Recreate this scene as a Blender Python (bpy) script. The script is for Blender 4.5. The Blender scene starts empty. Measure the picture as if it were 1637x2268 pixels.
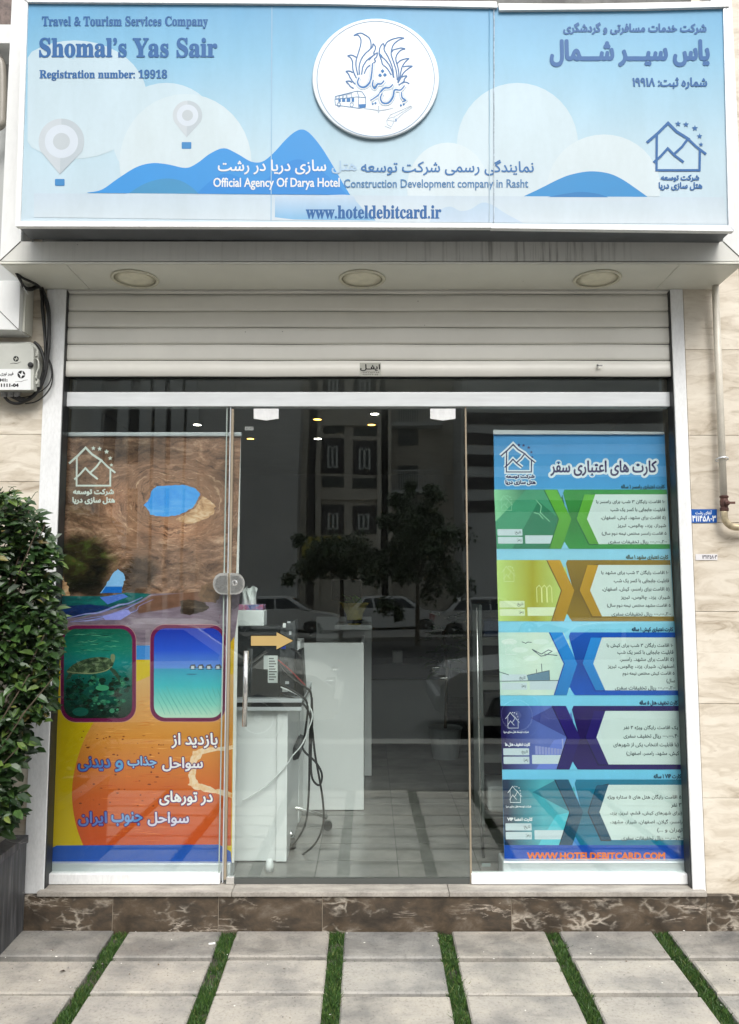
import bpy, bmesh, math, random
from mathutils import Vector, Matrix, noise as mnoise
import numpy as np
from mathutils.geometry import tessellate_polygon, delaunay_2d_cdt

S = bpy.context.scene
COL = S.collection
rnd = random.Random(7)
R = math.radians

# ------------------------------------------------------------------ camera, sky, sun, exposure
W_PX, H_PX, FOC, TILT, DIST, EYE = 1637.0, 2268.0, 1703.0, R(5.3), 3.70, 1.555
cam = bpy.data.cameras.new('camera')
cam.sensor_fit = 'HORIZONTAL'
cam.sensor_width = 36.0
cam.lens = 36.0 * FOC / W_PX
cam.clip_start, cam.clip_end = 0.05, 600.0
camo = bpy.data.objects.new('camera', cam)
COL.objects.link(camo)
camo.location = (0, -DIST, EYE)
camo.rotation_euler = (R(90) + TILT, 0, 0)
S.camera = camo

SUN_DIR = Vector((0.14, -0.74, 0.86)).normalized()       # towards the sun, behind the camera to the upper right
world = bpy.data.worlds.new('World')
S.world = world
world.use_nodes = True
wn = world.node_tree
bg = wn.nodes['Background']
sky = wn.nodes.new('ShaderNodeTexSky')
sky.sky_type = 'NISHITA'
sky.sun_disc = False
sky.sun_elevation = math.asin(SUN_DIR.z)
sky.sun_rotation = math.atan2(SUN_DIR.x, SUN_DIR.y)
sky.air_density, sky.dust_density, sky.ozone_density = 1.6, 3.0, 1.0
hsv = wn.nodes.new('ShaderNodeHueSaturation')
hsv.inputs['Saturation'].default_value = 0.25            # clouded over: grey rather than blue
wn.links.new(sky.outputs[0], hsv.inputs['Color'])
# an overcast sky is about three times as bright overhead as at the horizon
tcw = wn.nodes.new('ShaderNodeTexCoord')
spw = wn.nodes.new('ShaderNodeSeparateXYZ')
wn.links.new(tcw.outputs['Generated'], spw.inputs[0])
grw = wn.nodes.new('ShaderNodeMapRange')
grw.inputs[1].default_value, grw.inputs[2].default_value = 0.0, 1.0
grw.inputs[3].default_value, grw.inputs[4].default_value = 0.80, 1.45
wn.links.new(spw.outputs['Z'], grw.inputs[0])
mlw = wn.nodes.new('ShaderNodeVectorMath')
mlw.operation = 'SCALE'
wn.links.new(hsv.outputs[0], mlw.inputs[0])
wn.links.new(grw.outputs[0], mlw.inputs['Scale'])
wn.links.new(mlw.outputs[0], bg.inputs[0])
bg.inputs[1].default_value = 0.13
sun = bpy.data.lights.new('sun', 'SUN')
sun.energy, sun.angle, sun.color = 1.3, R(28), (1.0, 0.97, 0.92)
suno = bpy.data.objects.new('sun', sun)
COL.objects.link(suno)
suno.rotation_euler = SUN_DIR.to_track_quat('Z', 'Y').to_euler()
S.view_settings.view_transform = 'Standard'
S.view_settings.look = 'None'
S.view_settings.exposure = 0.80
S.view_settings.gamma = 1.0
S.cycles.max_bounces = 8
S.cycles.transparent_max_bounces = 24
S.cycles.use_denoising = True
S.cycles.sample_clamp_indirect = 6.0

# ------------------------------------------------------------------ helpers
def P(px, py, Y):
    """world point on the plane y = Y seen at (px, py) of the 1637 x 2268 photograph"""
    dx, dy = (px - W_PX / 2) / FOC, (H_PX / 2 - py) / FOC
    c, s = math.cos(TILT), math.sin(TILT)
    d = Vector((dx, c - dy * s, s + dy * c))
    t = (Y + DIST) / d.y
    return Vector((d.x * t, Y, EYE + d.z * t))

K = 1637.0 / 1676.0
def zoom(ox, oy, s):
    return lambda x, y: ((ox + x / s) * K, (oy + y / s) * K)
ID = lambda x, y: (x, y)
ZL, ZR = zoom(0, 0, 1.9488), zoom(836, 0, 1.9488)
ZE = zoom(700, 30, 5.2806)
B1, B2 = zoom(80, 960, 3.4104), zoom(80, 1400, 3.4104)
C1, C2 = zoom(1100, 960, 3.4104), zoom(1100, 1410, 3.4104)
DC, DM, DB = zoom(500, 900, 2.640), zoom(470, 1280, 2.5185), zoom(470, 1640, 2.5185)
TL, BU = zoom(0, 600, 6.3), zoom(0, 1080, 2.3143)
G1, G2 = zoom(0, 1960, 1.9488), zoom(836, 1960, 1.9488)
PR, PS = zoom(1500, 620, 3.24), zoom(1500, 1300, 2.835)

def lin(c):
    return c / 12.92 if c <= 0.04045 else ((c + 0.055) / 1.055) ** 2.4
SAT = 1.0
def rgb(r, g, b, k=1.0):
    c = [lin(v / 255) for v in (r, g, b)]
    y = sum(c) / 3
    return tuple(min(.92, max(0.004, y + (v - y) * SAT) * k) for v in c)

# ---- materials
def new_mat(name):
    m = bpy.data.materials.new(name)
    m.use_nodes = True
    nt = m.node_tree
    return m, nt, nt.nodes['Principled BSDF']

def N(nt, t, **kw):
    n = nt.nodes.new(t)
    for k, v in kw.items():
        if k in n.inputs:
            n.inputs[k].default_value = v
        else:
            setattr(n, k, v)
    return n

def ramp(nt, stops, src, interp='LINEAR'):
    r = nt.nodes.new('ShaderNodeValToRGB')
    r.color_ramp.interpolation = interp
    e = r.color_ramp.elements
    while len(e) < len(stops):
        e.new(0.5)
    for el, (p, c) in zip(e, stops):
        el.position = p
        el.color = (*c, 1)
    nt.links.new(src, r.inputs[0])
    return r.outputs[0]

def mix(nt, fac, a, b, mode='MIX'):
    m = nt.nodes.new('ShaderNodeMix')
    m.data_type = 'RGBA'
    m.blend_type = mode
    for sock, v in ((m.inputs[0], fac), (m.inputs[6], a), (m.inputs[7], b)):
        if hasattr(v, 'is_output'):
            nt.links.new(v, sock)
        elif isinstance(v, (int, float)):
            sock.default_value = v
        else:
            sock.default_value = (*v, 1)
    return m.outputs[2]

def coords(nt, scale=(1, 1, 1), rot=(0, 0, 0), island=0.0):
    tc = nt.nodes.new('ShaderNodeTexCoord')
    mp = nt.nodes.new('ShaderNodeMapping')
    mp.inputs['Scale'].default_value = scale
    mp.inputs['Rotation'].default_value = rot
    out = tc.outputs['Object']
    if island:
        g = nt.nodes.new('ShaderNodeNewGeometry')
        v = nt.nodes.new('ShaderNodeVectorMath')
        v.operation = 'MULTIPLY_ADD'
        nt.links.new(g.outputs['Random Per Island'], v.inputs[0])
        v.inputs[1].default_value = (island, island * 1.7, island * 2.3)
        nt.links.new(out, v.inputs[2])
        out = v.outputs[0]
    nt.links.new(out, mp.inputs[0])
    return mp.outputs[0]

def noise(nt, vec, scale=5, detail=4, rough=0.55, dist=0.0):
    n = N(nt, 'ShaderNodeTexNoise', Scale=scale, Detail=detail, Roughness=rough, Distortion=dist)
    nt.links.new(vec, n.inputs['Vector'])
    return n.outputs['Fac']

def bump(nt, b, h, strength=0.2, dist=0.01):
    n = N(nt, 'ShaderNodeBump', Strength=strength, Distance=dist)
    nt.links.new(h, n.inputs['Height'])
    nt.links.new(n.outputs[0], b.inputs['Normal'])

def paint(name, col, rough=0.45, metal=0.0, var=0.05, scale=6.0, stretch=(1, 1, 1), bmp=0.0, fine=0.0, island=0.0, spec=0.5):
    m, nt, b = new_mat(name)
    v = coords(nt, stretch, island=island)
    n = noise(nt, v, scale, 6, 0.6)
    lo, hi = [c * (1 - var * 1.6) for c in col], [min(1, c * (1 + var)) for c in col]
    c = ramp(nt, [(0.3, lo), (0.7, hi)], n)
    if fine:
        n2 = noise(nt, v, scale * 14, 3, 0.6)
        c = mix(nt, 1.0, c, ramp(nt, [(0.25, (1 - fine,) * 3), (0.6, (1, 1, 1))], n2), 'MULTIPLY')
    nt.links.new(c, b.inputs['Base Color'])
    rr = N(nt, 'ShaderNodeMapRange')
    rr.inputs[3].default_value, rr.inputs[4].default_value = rough * 0.85, min(1, rough * 1.15)
    nt.links.new(n, rr.inputs[0])
    nt.links.new(rr.outputs[0], b.inputs['Roughness'])
    b.inputs['Metallic'].default_value = metal
    b.inputs['Specular IOR Level'].default_value = spec
    if bmp:
        bump(nt, b, n, bmp)
    return m

PK = 0.80
_prints = {}
def ink(r, g, b, var=0.02, rough=0.5):
    key = (r, g, b, var, PK)
    if key not in _prints:
        _prints[key] = paint('printed_ink_%d_%d_%d' % (r, g, b), rgb(r, g, b, PK), rough, 0, var, 9.0, spec=0.3)
    return _prints[key]

def gradient_print(name, Y, stops, px=818, rough=0.45, horizontal=False):
    """a printed colour gradient; stops = [(pixel y (or x), colour)] of the artwork on the plane Y"""
    m, nt, b = new_mat(name)
    tc = nt.nodes.new('ShaderNodeNewGeometry')
    sp = nt.nodes.new('ShaderNodeSeparateXYZ')
    nt.links.new(tc.outputs['Position'], sp.inputs[0])
    zs = [(P(q, 1134, Y).x if horizontal else P(px, q, Y).z) for q, _ in stops]
    mr = N(nt, 'ShaderNodeMapRange')
    mr.inputs[1].default_value, mr.inputs[2].default_value = min(zs), max(zs)
    nt.links.new(sp.outputs['X' if horizontal else 'Z'], mr.inputs[0])
    lo, hi = min(zs), max(zs)
    st = sorted([((z - lo) / (hi - lo), rgb(*c, PK)) for z, (_, c) in zip(zs, stops)])
    c = ramp(nt, st, mr.outputs[0])
    n = noise(nt, coords(nt), 40, 3)
    c = mix(nt, 1.0, c, ramp(nt, [(0.3, (0.975,) * 3), (0.7, (1, 1, 1))], n), 'MULTIPLY')
    nt.links.new(c, b.inputs['Base Color'])
    du = noise(nt, coords(nt, (3, 1, .8)), 2.2, 6, .65)
    c = mix(nt, 1.0, c, ramp(nt, [(0.32, (0.93, 0.93, 0.92)), (0.6, (1, 1, 1))], du), 'MULTIPLY')
    nt.links.new(c, b.inputs['Base Color'])
    bump(nt, b, noise(nt, coords(nt, (2.2, 1, .9)), 1.6, 2, .4), 0.35, 0.03)
    b.inputs['Roughness'].default_value = rough
    b.inputs['Specular IOR Level'].default_value = 0.3
    return m

# ---- meshes
ORIGIN = {}
class MB:
    def __init__(self):
        self.v, self.f, self.m, self.mats = [], [], [], []
    def mi(self, mat):
        if mat not in self.mats:
            self.mats.append(mat)
        return self.mats.index(mat)
    def add(self, verts, faces, mat):
        o, k = len(self.v), self.mi(mat)
        self.v += [Vector(q) for q in verts]
        for f in faces:
            self.f.append([o + i for i in f])
            self.m.append(k)
        return self
    def box(self, x0, x1, y0, y1, z0, z1, mat):
        x0, x1, y0, y1, z0, z1 = min(x0, x1), max(x0, x1), min(y0, y1), max(y0, y1), min(z0, z1), max(z0, z1)
        v = [(x0, y0, z0), (x1, y0, z0), (x1, y1, z0), (x0, y1, z0), (x0, y0, z1), (x1, y0, z1), (x1, y1, z1), (x0, y1, z1)]
        return self.add(v, [(0, 3, 2, 1), (4, 5, 6, 7), (0, 1, 5, 4), (1, 2, 6, 5), (2, 3, 7, 6), (3, 0, 4, 7)], mat)
    def pbox(self, px0, py0, px1, py1, Y, depth, mat):
        ym = (py0 + py1) / 2
        return self.box(P(px0, ym, Y).x, P(px1, ym, Y).x, Y, Y + depth, P(px0, py1, Y).z, P(px0, py0, Y).z, mat)
    def prism(self, pts, d, mat, side=None):
        """flat outline (3D points, counter-clockwise seen from the tip of -d) pushed along the vector d"""
        n = len(pts)
        d = Vector(d)
        a = [Vector(q) for q in pts]
        tri = tessellate_polygon([a])
        fa = []
        nrm = -d
        for t in tri:
            p0, p1, p2 = (a[i] for i in t)
            fa.append(tuple(t) if (p1 - p0).cross(p2 - p0).dot(nrm) > 0 else tuple(reversed(t)))
        self.add(a, fa, mat)
        area = sum((a[i].cross(a[(i + 1) % n])).dot(nrm) for i in range(n))
        b = [q + d for q in a]
        self.add(b, [tuple(reversed(t)) for t in fa], side or mat)
        fs = [(i, n + i, n + (i + 1) % n, (i + 1) % n) for i in range(n)]
        if area < 0:
            fs = [tuple(reversed(q)) for q in fs]
        return self.add(a + b, fs, side or mat)
    def slab(self, pts, Y, depth, mat, mp=ID, side=None):
        return self.prism([P(*mp(*q), Y) for q in pts], (0, depth, 0), mat, side)
    def tube(self, pts, r, mat, n=8, r1=None, cap=True):
        pts = [Vector(q) for q in pts]
        rings, up = [], None
        L = len(pts)
        for i, q in enumerate(pts):
            t = (pts[min(i + 1, L - 1)] - pts[max(i - 1, 0)]).normalized()
            if up is None:
                up = Vector((0, 0, 1)) if abs(t.z) < 0.9 else Vector((1, 0, 0))
            u = t.cross(up).normalized()
            w = u.cross(t).normalized()
            up = w
            rr = r if r1 is None else r + (r1 - r) * i / max(1, L - 1)
            rings.append([q + (u * math.cos(2 * math.pi * k / n) + w * math.sin(2 * math.pi * k / n)) * rr for k in range(n)])
        vs = [q for g in rings for q in g]
        fs = [(i * n + k, i * n + (k + 1) % n, (i + 1) * n + (k + 1) % n, (i + 1) * n + k) for i in range(L - 1) for k in range(n)]
        if cap:
            fs += [tuple(reversed(range(n))), tuple((L - 1) * n + k for k in range(n))]
        return self.add(vs, fs, mat)
    def lathe(self, prof, c, axis, mat, n=32, cap=True):
        """profile [(radius, height along axis)] turned about the axis through c"""
        ax = Vector(axis).normalized()
        u = ax.orthogonal().normalized()
        w = ax.cross(u)
        vs, c = [], Vector(c)
        for r, h in prof:
            vs += [c + ax * h + (u * math.cos(2 * math.pi * k / n) + w * math.sin(2 * math.pi * k / n)) * r for k in range(n)]
        L = len(prof)
        fs = [(i * n + k, i * n + (k + 1) % n, (i + 1) * n + (k + 1) % n, (i + 1) * n + k) for i in range(L - 1) for k in range(n)]
        if cap:
            fs += [tuple(reversed(range(n))), tuple((L - 1) * n + k for k in range(n))]
        return self.add(vs, fs, mat)
    def build(self, name, parent=None, bevel=0.0, smooth=False, seg=2):
        o0 = ORIGIN.get(parent.name, Vector()) if parent else Vector()
        me = bpy.data.meshes.new(name)
        me.from_pydata([q - o0 for q in self.v], [], self.f)
        for m in self.mats:
            me.materials.append(m)
        me.polygons.foreach_set('material_index', self.m)
        if smooth:
            me.polygons.foreach_set('use_smooth', [True] * len(self.f))
        me.update()
        o = bpy.data.objects.new(name, me)
        COL.objects.link(o)
        if parent:
            o.parent = parent
            ORIGIN[o.name] = o0
        if bevel:
            bv = o.modifiers.new('bevel', 'BEVEL')
            bv.width, bv.segments, bv.limit_method, bv.angle_limit = bevel, seg, 'ANGLE', R(40)
            bv.harden_normals = False
            me.polygons.foreach_set('use_smooth', [True] * len(self.f))
            wn_ = o.modifiers.new('normals', 'WEIGHTED_NORMAL')
            wn_.keep_sharp = True
        return o

def tag(o, label=None, cat=None, group=None, kind=None):
    if label: o['label'] = label
    if cat: o['category'] = cat
    if group: o['group'] = group
    if kind: o['kind'] = kind
    return o

def thing(name, loc, label, cat, group=None, kind=None):
    o = bpy.data.objects.new(name, None)
    o.empty_display_size = 0.1
    o.location = loc
    COL.objects.link(o)
    ORIGIN[o.name] = Vector(loc)
    return tag(o, label, cat, group, kind)

def copy_tree(o, parent=None):
    c = o.copy()
    COL.objects.link(c)
    c.parent = parent
    for ch in [q for q in bpy.data.objects if q.parent == o]:
        copy_tree(ch, c)
    return c

# ---- writing: joined Persian letters, Latin serif capitals, fitted into a box of the photograph
FORMS = {}
for ch, base in {'ب': 0xFE8F, 'ت': 0xFE95, 'ث': 0xFE99, 'ج': 0xFE9D, 'ح': 0xFEA1, 'خ': 0xFEA5, 'س': 0xFEB1, 'ش': 0xFEB5, 'ص': 0xFEB9,
                 'ض': 0xFEBD, 'ط': 0xFEC1, 'ظ': 0xFEC5, 'ع': 0xFEC9, 'غ': 0xFECD, 'ف': 0xFED1, 'ق': 0xFED5, 'ل': 0xFEDD, 'م': 0xFEE1,
                 'ن': 0xFEE5, 'ه': 0xFEE9, 'ی': 0xFBFC, 'ک': 0xFB8E, 'گ': 0xFB92, 'پ': 0xFB56, 'چ': 0xFB7A, 'ئ': 0xFE89}.items():
    FORMS[ch] = (base, base + 1, base + 2, base + 3)
for ch, base in {'ا': 0xFE8D, 'د': 0xFEA9, 'ذ': 0xFEAB, 'ر': 0xFEAD, 'ز': 0xFEAF, 'و': 0xFEED, 'آ': 0xFE81, 'ژ': 0xFB8A}.items():
    FORMS[ch] = (base, base + 1, None, None)
def persian(s):
    out = []
    n = len(s)
    dual = lambda c: c == 'ـ' or (c in FORMS and FORMS[c][2] is not None)
    joins = lambda c: c == 'ـ' or c in FORMS
    i = 0
    while i < n:
        c = s[i]
        if c in FORMS:
            prev = i > 0 and dual(s[i - 1]) and not (s[i - 1] == 'ل' and False)
            if c == 'ل' and i + 1 < n and s[i + 1] == 'ا':
                out.append(chr(0xFEFC if prev else 0xFEFB))
                i += 2
                continue
            nxt = i + 1 < n and joins(s[i + 1]) and dual(c)
            iso, fin, ini, med = FORMS[c]
            out.append(chr(med if prev and nxt else fin if prev else ini if nxt else iso))
        else:
            out.append(c)
        i += 1
    out.reverse()
    res, run = [], []
    ltr = lambda c: c.isdigit() or c.isascii() and (c.isalpha() or c in ',.')
    for c in out + ['\0']:
        if ltr(c):
            run.append(c)
        else:
            res += reversed(run)
            run = []
            res.append({'(': ')', ')': '('}.get(c, c))
    return ''.join(res[:-1])
def serif(s):
    r = ''
    for c in s:
        if 'A' <= c <= 'Z': r += chr(0x1D400 + ord(c) - 65)
        elif 'a' <= c <= 'z': r += chr(0x1D41A + ord(c) - 97)
        elif c.isdigit(): r += chr(0x1D7CE + int(c))
        else: r += c
    return r

_txt = {}
def fill_loops(loops):
    """triangles covering what any of the overlapping outlines encloses (the built-in fill drops overlapping strokes)"""
    V, F = [], []
    boxes = sorted([(min(p[0] for p in l), max(p[0] for p in l), l) for l in loops], key=lambda q: q[0])
    groups = []
    for x0, x1, l in boxes:
        if groups and x0 < groups[-1][0]:
            groups[-1][0] = max(groups[-1][0], x1)
            groups[-1][1].append(l)
        else:
            groups.append([x1, [l]])
    for _, ls in groups:
        vs, es, seg = [], [], []
        for l in ls:
            o = len(vs)
            vs += [Vector(p) for p in l]
            n = len(l)
            es += [(o + i, o + (i + 1) % n) for i in range(n)]
            seg += [(*l[i], *l[(i + 1) % n]) for i in range(n)]
        r = delaunay_2d_cdt(vs, es, [], 0, 1e-6)
        cv, cf = r[0], r[2]
        sg_ = np.array(seg)
        o = len(V)
        V += [(q.x, q.y) for q in cv]
        for f in cf:
            cx, cy = sum(cv[i].x for i in f) / len(f), sum(cv[i].y for i in f) / len(f)
            x0, y0, x1, y1 = sg_.T
            up = (y0 <= cy) & (y1 > cy)
            dn = (y0 > cy) & (y1 <= cy)
            cr = (x1 - x0) * (cy - y0) - (cx - x0) * (y1 - y0)
            if int(np.sum(up & (cr > 0))) - int(np.sum(dn & (cr < 0))) != 0:
                F.append(tuple(o + i for i in f))
    return V, F
def glyphs(s, res=3):
    if (s, res) not in _txt:
        cu = bpy.data.curves.new('lettering', 'FONT')
        cu.body, cu.size, cu.resolution_u, cu.fill_mode = s, 1.0, res, 'NONE'
        o = bpy.data.objects.new('lettering', cu)
        COL.objects.link(o)
        dg = bpy.context.evaluated_depsgraph_get()
        me = bpy.data.meshes.new_from_object(o.evaluated_get(dg))
        co = [(q.co.x, q.co.y) for q in me.vertices]
        nxt, loops, seen = {}, [], set()
        adj = {}
        for e in me.edges:
            i, j = e.vertices
            adj.setdefault(i, []).append(j)
            adj.setdefault(j, []).append(i)
        for st in range(len(co)):
            if st in seen or st not in adj:
                continue
            loop, prev, cur = [], None, st
            while cur not in seen:
                seen.add(cur)
                loop.append(co[cur])
                c2 = [k for k in adj[cur] if k != prev]
                if prev is None and st + 1 in c2:
                    c2 = [st + 1]
                prev, cur = cur, (c2[0] if c2 else cur)
            if len(loop) > 2:
                loops.append(loop)
        bpy.data.objects.remove(o)
        bpy.data.curves.remove(cu)
        bpy.data.meshes.remove(me)
        vs, fs = fill_loops(loops)
        xs, ys = [vs[i][0] for f in fs for i in f], [vs[i][1] for f in fs for i in f]
        x0, x1, y0, y1 = min(xs), max(xs), min(ys), max(ys)
        fs = [f if (vs[f[1]][0] - vs[f[0]][0]) * (vs[f[2]][1] - vs[f[0]][1]) - (vs[f[2]][0] - vs[f[0]][0]) * (vs[f[1]][1] - vs[f[0]][1]) > 0 else tuple(reversed(f)) for f in fs]
        _txt[(s, res)] = ([((x - x0) / (x1 - x0), (y1 - y) / (y1 - y0)) for x, y in vs], fs)
    return _txt[(s, res)]

LAY = 0.00012
class Art(MB):
    """flat artwork in photograph pixels, laid on the plane y = Y in thin layers"""
    def __init__(self, Y):
        super().__init__()
        self.Y = Y
    def y(self, layer):
        return self.Y - layer * LAY
    def shape(self, pts, mat, layer=0, mp=ID):
        Y = self.y(layer)
        a = [P(*mp(*q), self.Y) for q in pts]
        a = [Vector((q.x, Y, q.z)) for q in a]
        fa = []
        for t in tessellate_polygon([a]):
            p0, p1, p2 = (a[i] for i in t)
            n = (p1 - p0).cross(p2 - p0)
            if n.length > 1e-12:
                fa.append(tuple(t) if n.y < 0 else tuple(reversed(t)))
        return self.add(a, fa, mat)
    def disc(self, cx, cy, r, mat, layer=0, mp=ID, ry=None, n=40, clamp=None):
        pts = [(cx + r * math.cos(2 * math.pi * k / n), cy + (ry or r) * math.sin(2 * math.pi * k / n)) for k in range(n)]
        if clamp:
            pts = [(min(max(x, clamp[0]), clamp[2]), min(max(y, clamp[1]), clamp[3])) for x, y in pts]
        return self.shape(pts, mat, layer, mp)
    def rect(self, x0, y0, x1, y1, mat, layer=0, mp=ID, rad=0):
        if not rad:
            return self.shape([(x0, y0), (x1, y0), (x1, y1), (x0, y1)], mat, layer, mp)
        pts = []
        for cx, cy, a0 in ((x1 - rad, y0 + rad, -90), (x1 - rad, y1 - rad, 0), (x0 + rad, y1 - rad, 90), (x0 + rad, y0 + rad, 180)):
            pts += [(cx + rad * math.cos(R(a0 + k * 15)), cy + rad * math.sin(R(a0 + k * 15))) for k in range(7)]
        return self.shape(pts, mat, layer, mp)
    def stroke(self, pts, w, mat, layer=0, mp=ID, closed=False, smooth=0, taper=0):
        pts = [Vector(q) for q in pts]
        if smooth:
            pts = spline(pts, smooth, closed)
        n = len(pts)
        L, Rr = [], []
        for i in range(n):
            a = pts[(i - 1) % n] if (closed or i) else pts[i]
            b = pts[(i + 1) % n] if (closed or i < n - 1) else pts[i]
            d0, d1 = (pts[i] - a), (b - pts[i])
            d0 = d0.normalized() if d0.length > 1e-9 else d1.normalized()
            d1 = d1.normalized() if d1.length > 1e-9 else d0
            t = (d0 + d1)
            t = t.normalized() if t.length > 1e-6 else d0
            nr = Vector((-t.y, t.x))
            k = 1.0 / max(0.45, nr.dot(Vector((-d0.y, d0.x))))
            ww = w * (1 - taper * abs(2 * i / max(1, n - 1) - 1)) / 2
            L.append(pts[i] + nr * ww * k)
            Rr.append(pts[i] - nr * ww * k)
        for i in range(n if closed else n - 1):
            j = (i + 1) % n
            Y = self.y(layer) - 0.00001 * (i % 2)
            a = [P(*mp(*q), self.Y) for q in (L[i], L[j], Rr[j], Rr[i])]
            a = [Vector((q.x, Y, q.z)) for q in a]
            nn = (a[1] - a[0]).cross(a[2] - a[0])
            self.add(a, [(0, 1, 2, 3) if nn.y < 0 else (3, 2, 1, 0)], mat)
        return self
    def text(self, s, x0, y0, x1, y1, mat, layer=4, mp=ID, bold=0.0, res=3, rings=8, split=None):
        vs, fs = glyphs(s, res)
        offs = [(0, 0)] + ([(bold * math.cos(2 * math.pi * k / rings), bold * math.sin(2 * math.pi * k / rings)) for k in range(rings)] if bold else [])
        for i, (ox, oy) in enumerate(offs):
            Y = self.y(layer) - 0.000008 * i
            a = []
            for u, v in vs:
                px, py = mp(x0 + u * (x1 - x0), y0 + v * (y1 - y0))
                q = P(px + ox, py + oy, self.Y)
                a.append(Vector((q.x, Y, q.z)))
            if split is None:
                self.add(a, fs, mat)
            else:
                self.add(a, fs, mat)
        return self

def spline(pts, k=6, closed=False):
    out, n = [], len(pts)
    for i in range(n if closed else n - 1):
        g = lambda j: pts[j % n] if closed else pts[min(max(j, 0), n - 1)]
        p0, p1, p2, p3 = g(i - 1), g(i), g(i + 1), g(i + 2)
        for s in range(k):
            t = s / k
            out.append(0.5 * ((2 * p1) + (p2 - p0) * t + (2 * p0 - 5 * p1 + 4 * p2 - p3) * t * t + (3 * p1 - p0 - 3 * p2 + p3) * t ** 3))
    if not closed:
        out.append(pts[-1])
    return out

def star(cx, cy, r):
    return [(cx + (r if k % 2 == 0 else r * 0.45) * math.sin(math.pi * k / 5), cy - (r if k % 2 == 0 else r * 0.45) * math.cos(math.pi * k / 5)) for k in range(10)]

def house_logo(art, x0, y0, x1, y1, mat, layer, mp=ID, w=14.0, stars=True, dots=False):
    """the two roofed house outline with a peak inside and an arc of five stars"""
    sx, sy = (x1 - x0) / 358.0, (y1 - y0) / 300.0
    q = lambda x, y: mp(x0 + (x - 262) * sx, y0 + (y - 182) * sy)
    art.stroke([(262, 310), (330, 250), (390, 188), (440, 240), (520, 292)], w * 1.15, mat, layer, q)
    art.stroke([(428, 380), (475, 335), (510, 286), (560, 335), (620, 382)], w, mat, layer + 0.3, q)
    art.stroke([(322, 262), (320, 482), (580, 482), (582, 356)], w * 0.95, mat, layer + 0.1, q)
    art.stroke([(302, 434), (345, 395), (388, 346), (430, 390), (484, 432)], w, mat, layer + 0.2, q)
    if stars:
        for cx, cy, r in ((450, 193, 19), (498, 197, 19), (552, 220, 20), (580, 270, 18), (589, 322, 15)):
            if dots:
                art.disc(cx, cy, r * 0.6, mat, layer, q, n=10)
            else:
                art.shape(star(cx, cy, r), mat, layer, q)

# ------------------------------------------------------------------ shared materials
ALU_WHITE = paint('white_coated_aluminium', (0.74, 0.75, 0.74), 0.38, 0, 0.05, 3.0, (1, 1, 0.4), fine=0.06)
RAIL_WHITE = paint('white_rail_enamel', (0.78, 0.79, 0.79), 0.32, 0, 0.07, 7.0, (1, 1, .35), fine=0.12)
SILVER = paint('brushed_silver_rail', (0.62, 0.65, 0.68), 0.32, 0.35, 0.06, 5.0, (1, 1, 8))
CHROME = paint('chrome', (0.78, 0.78, 0.76), 0.16, 0.85, 0.03, 9)
DENTED = paint('polished_chrome', (0.86, 0.86, 0.83), 0.10, 1.0, 0.03, 26, bmp=0.22)
SATIN = paint('satin_chrome', (0.74, 0.74, 0.70), 0.12, 0.75, 0.12, 30)
BLACK = paint('black_plastic', (0.016, 0.017, 0.018), 0.42, 0, 0.1, 12)
DARK = paint('dark_gap', (0.02, 0.02, 0.02), 0.8)
BRONZE = paint('bronze_edge_seal', (0.30, 0.25, 0.18), 0.45, 0, 0.1, 6)

def soffit_mat(name, col, streak=0.0):
    m, nt, b = new_mat(name)
    v = coords(nt)
    c = ramp(nt, [(0.3, [x * 0.9 for x in col]), (0.7, col)], noise(nt, v, 2.5, 6, 0.65))
    if streak:
        vs = coords(nt, (34, 4, 1.3))
        s = noise(nt, vs, 1.0, 4, 0.7)
        # most of the dirty runs lie right of the middle, under the leaking sheet seam
        msk = noise(nt, coords(nt, (1.4, 1, 1.0)), 1.1, 2, 0.5)
        tcx = nt.nodes.new('ShaderNodeNewGeometry')
        spx = nt.nodes.new('ShaderNodeSeparateXYZ')
        nt.links.new(tcx.outputs['Position'], spx.inputs[0])
        mrx = N(nt, 'ShaderNodeMapRange')
        mrx.inputs[1].default_value, mrx.inputs[2].default_value = -1.7, 1.7
        nt.links.new(spx.outputs['X'], mrx.inputs[0])
        zone = ramp(nt, [(0.0, (.12,) * 3), (.50, (.2,) * 3), (.62, (.75,) * 3), (.72, (1.1,) * 3), (.80, (.9,) * 3), (.86, (.1,) * 3), (1, (0, 0, 0))], mrx.outputs[0])
        f = N(nt, 'ShaderNodeMath', operation='MULTIPLY')
        nt.links.new(ramp(nt, [(0.50, (0, 0, 0)), (0.68, (1, 1, 1))], s), f.inputs[0])
        nt.links.new(mix(nt, 1.0, ramp(nt, [(0.30, (.3 * streak,) * 3), (0.55, (streak,) * 3)], msk), zone, 'MULTIPLY'), f.inputs[1])
        c = mix(nt, f.outputs[0], c, (0.10, 0.095, 0.085))
    sp = ramp(nt, [(0.0, (1, 1, 1)), (0.035, (0, 0, 0))], (lambda q: (nt.links.new(v, q.inputs['Vector']), q.outputs['Distance'])[1])(N(nt, 'ShaderNodeTexVoronoi', Scale=9.0)))
    c = mix(nt, sp, c, (0.16, 0.14, 0.12))
    nt.links.new(c, b.inputs['Base Color'])
    b.inputs['Roughness'].default_value = 0.38
    return m
FASCIA = soffit_mat('rain_streaked_white_panel', (0.66, 0.66, 0.62), 0.9)
SOFFIT = soffit_mat('cream_soffit_panel', (0.66, 0.66, 0.59))
SHUT = soffit_mat('cream_shutter_paint', (0.82, 0.805, 0.74), 0.0)

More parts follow.
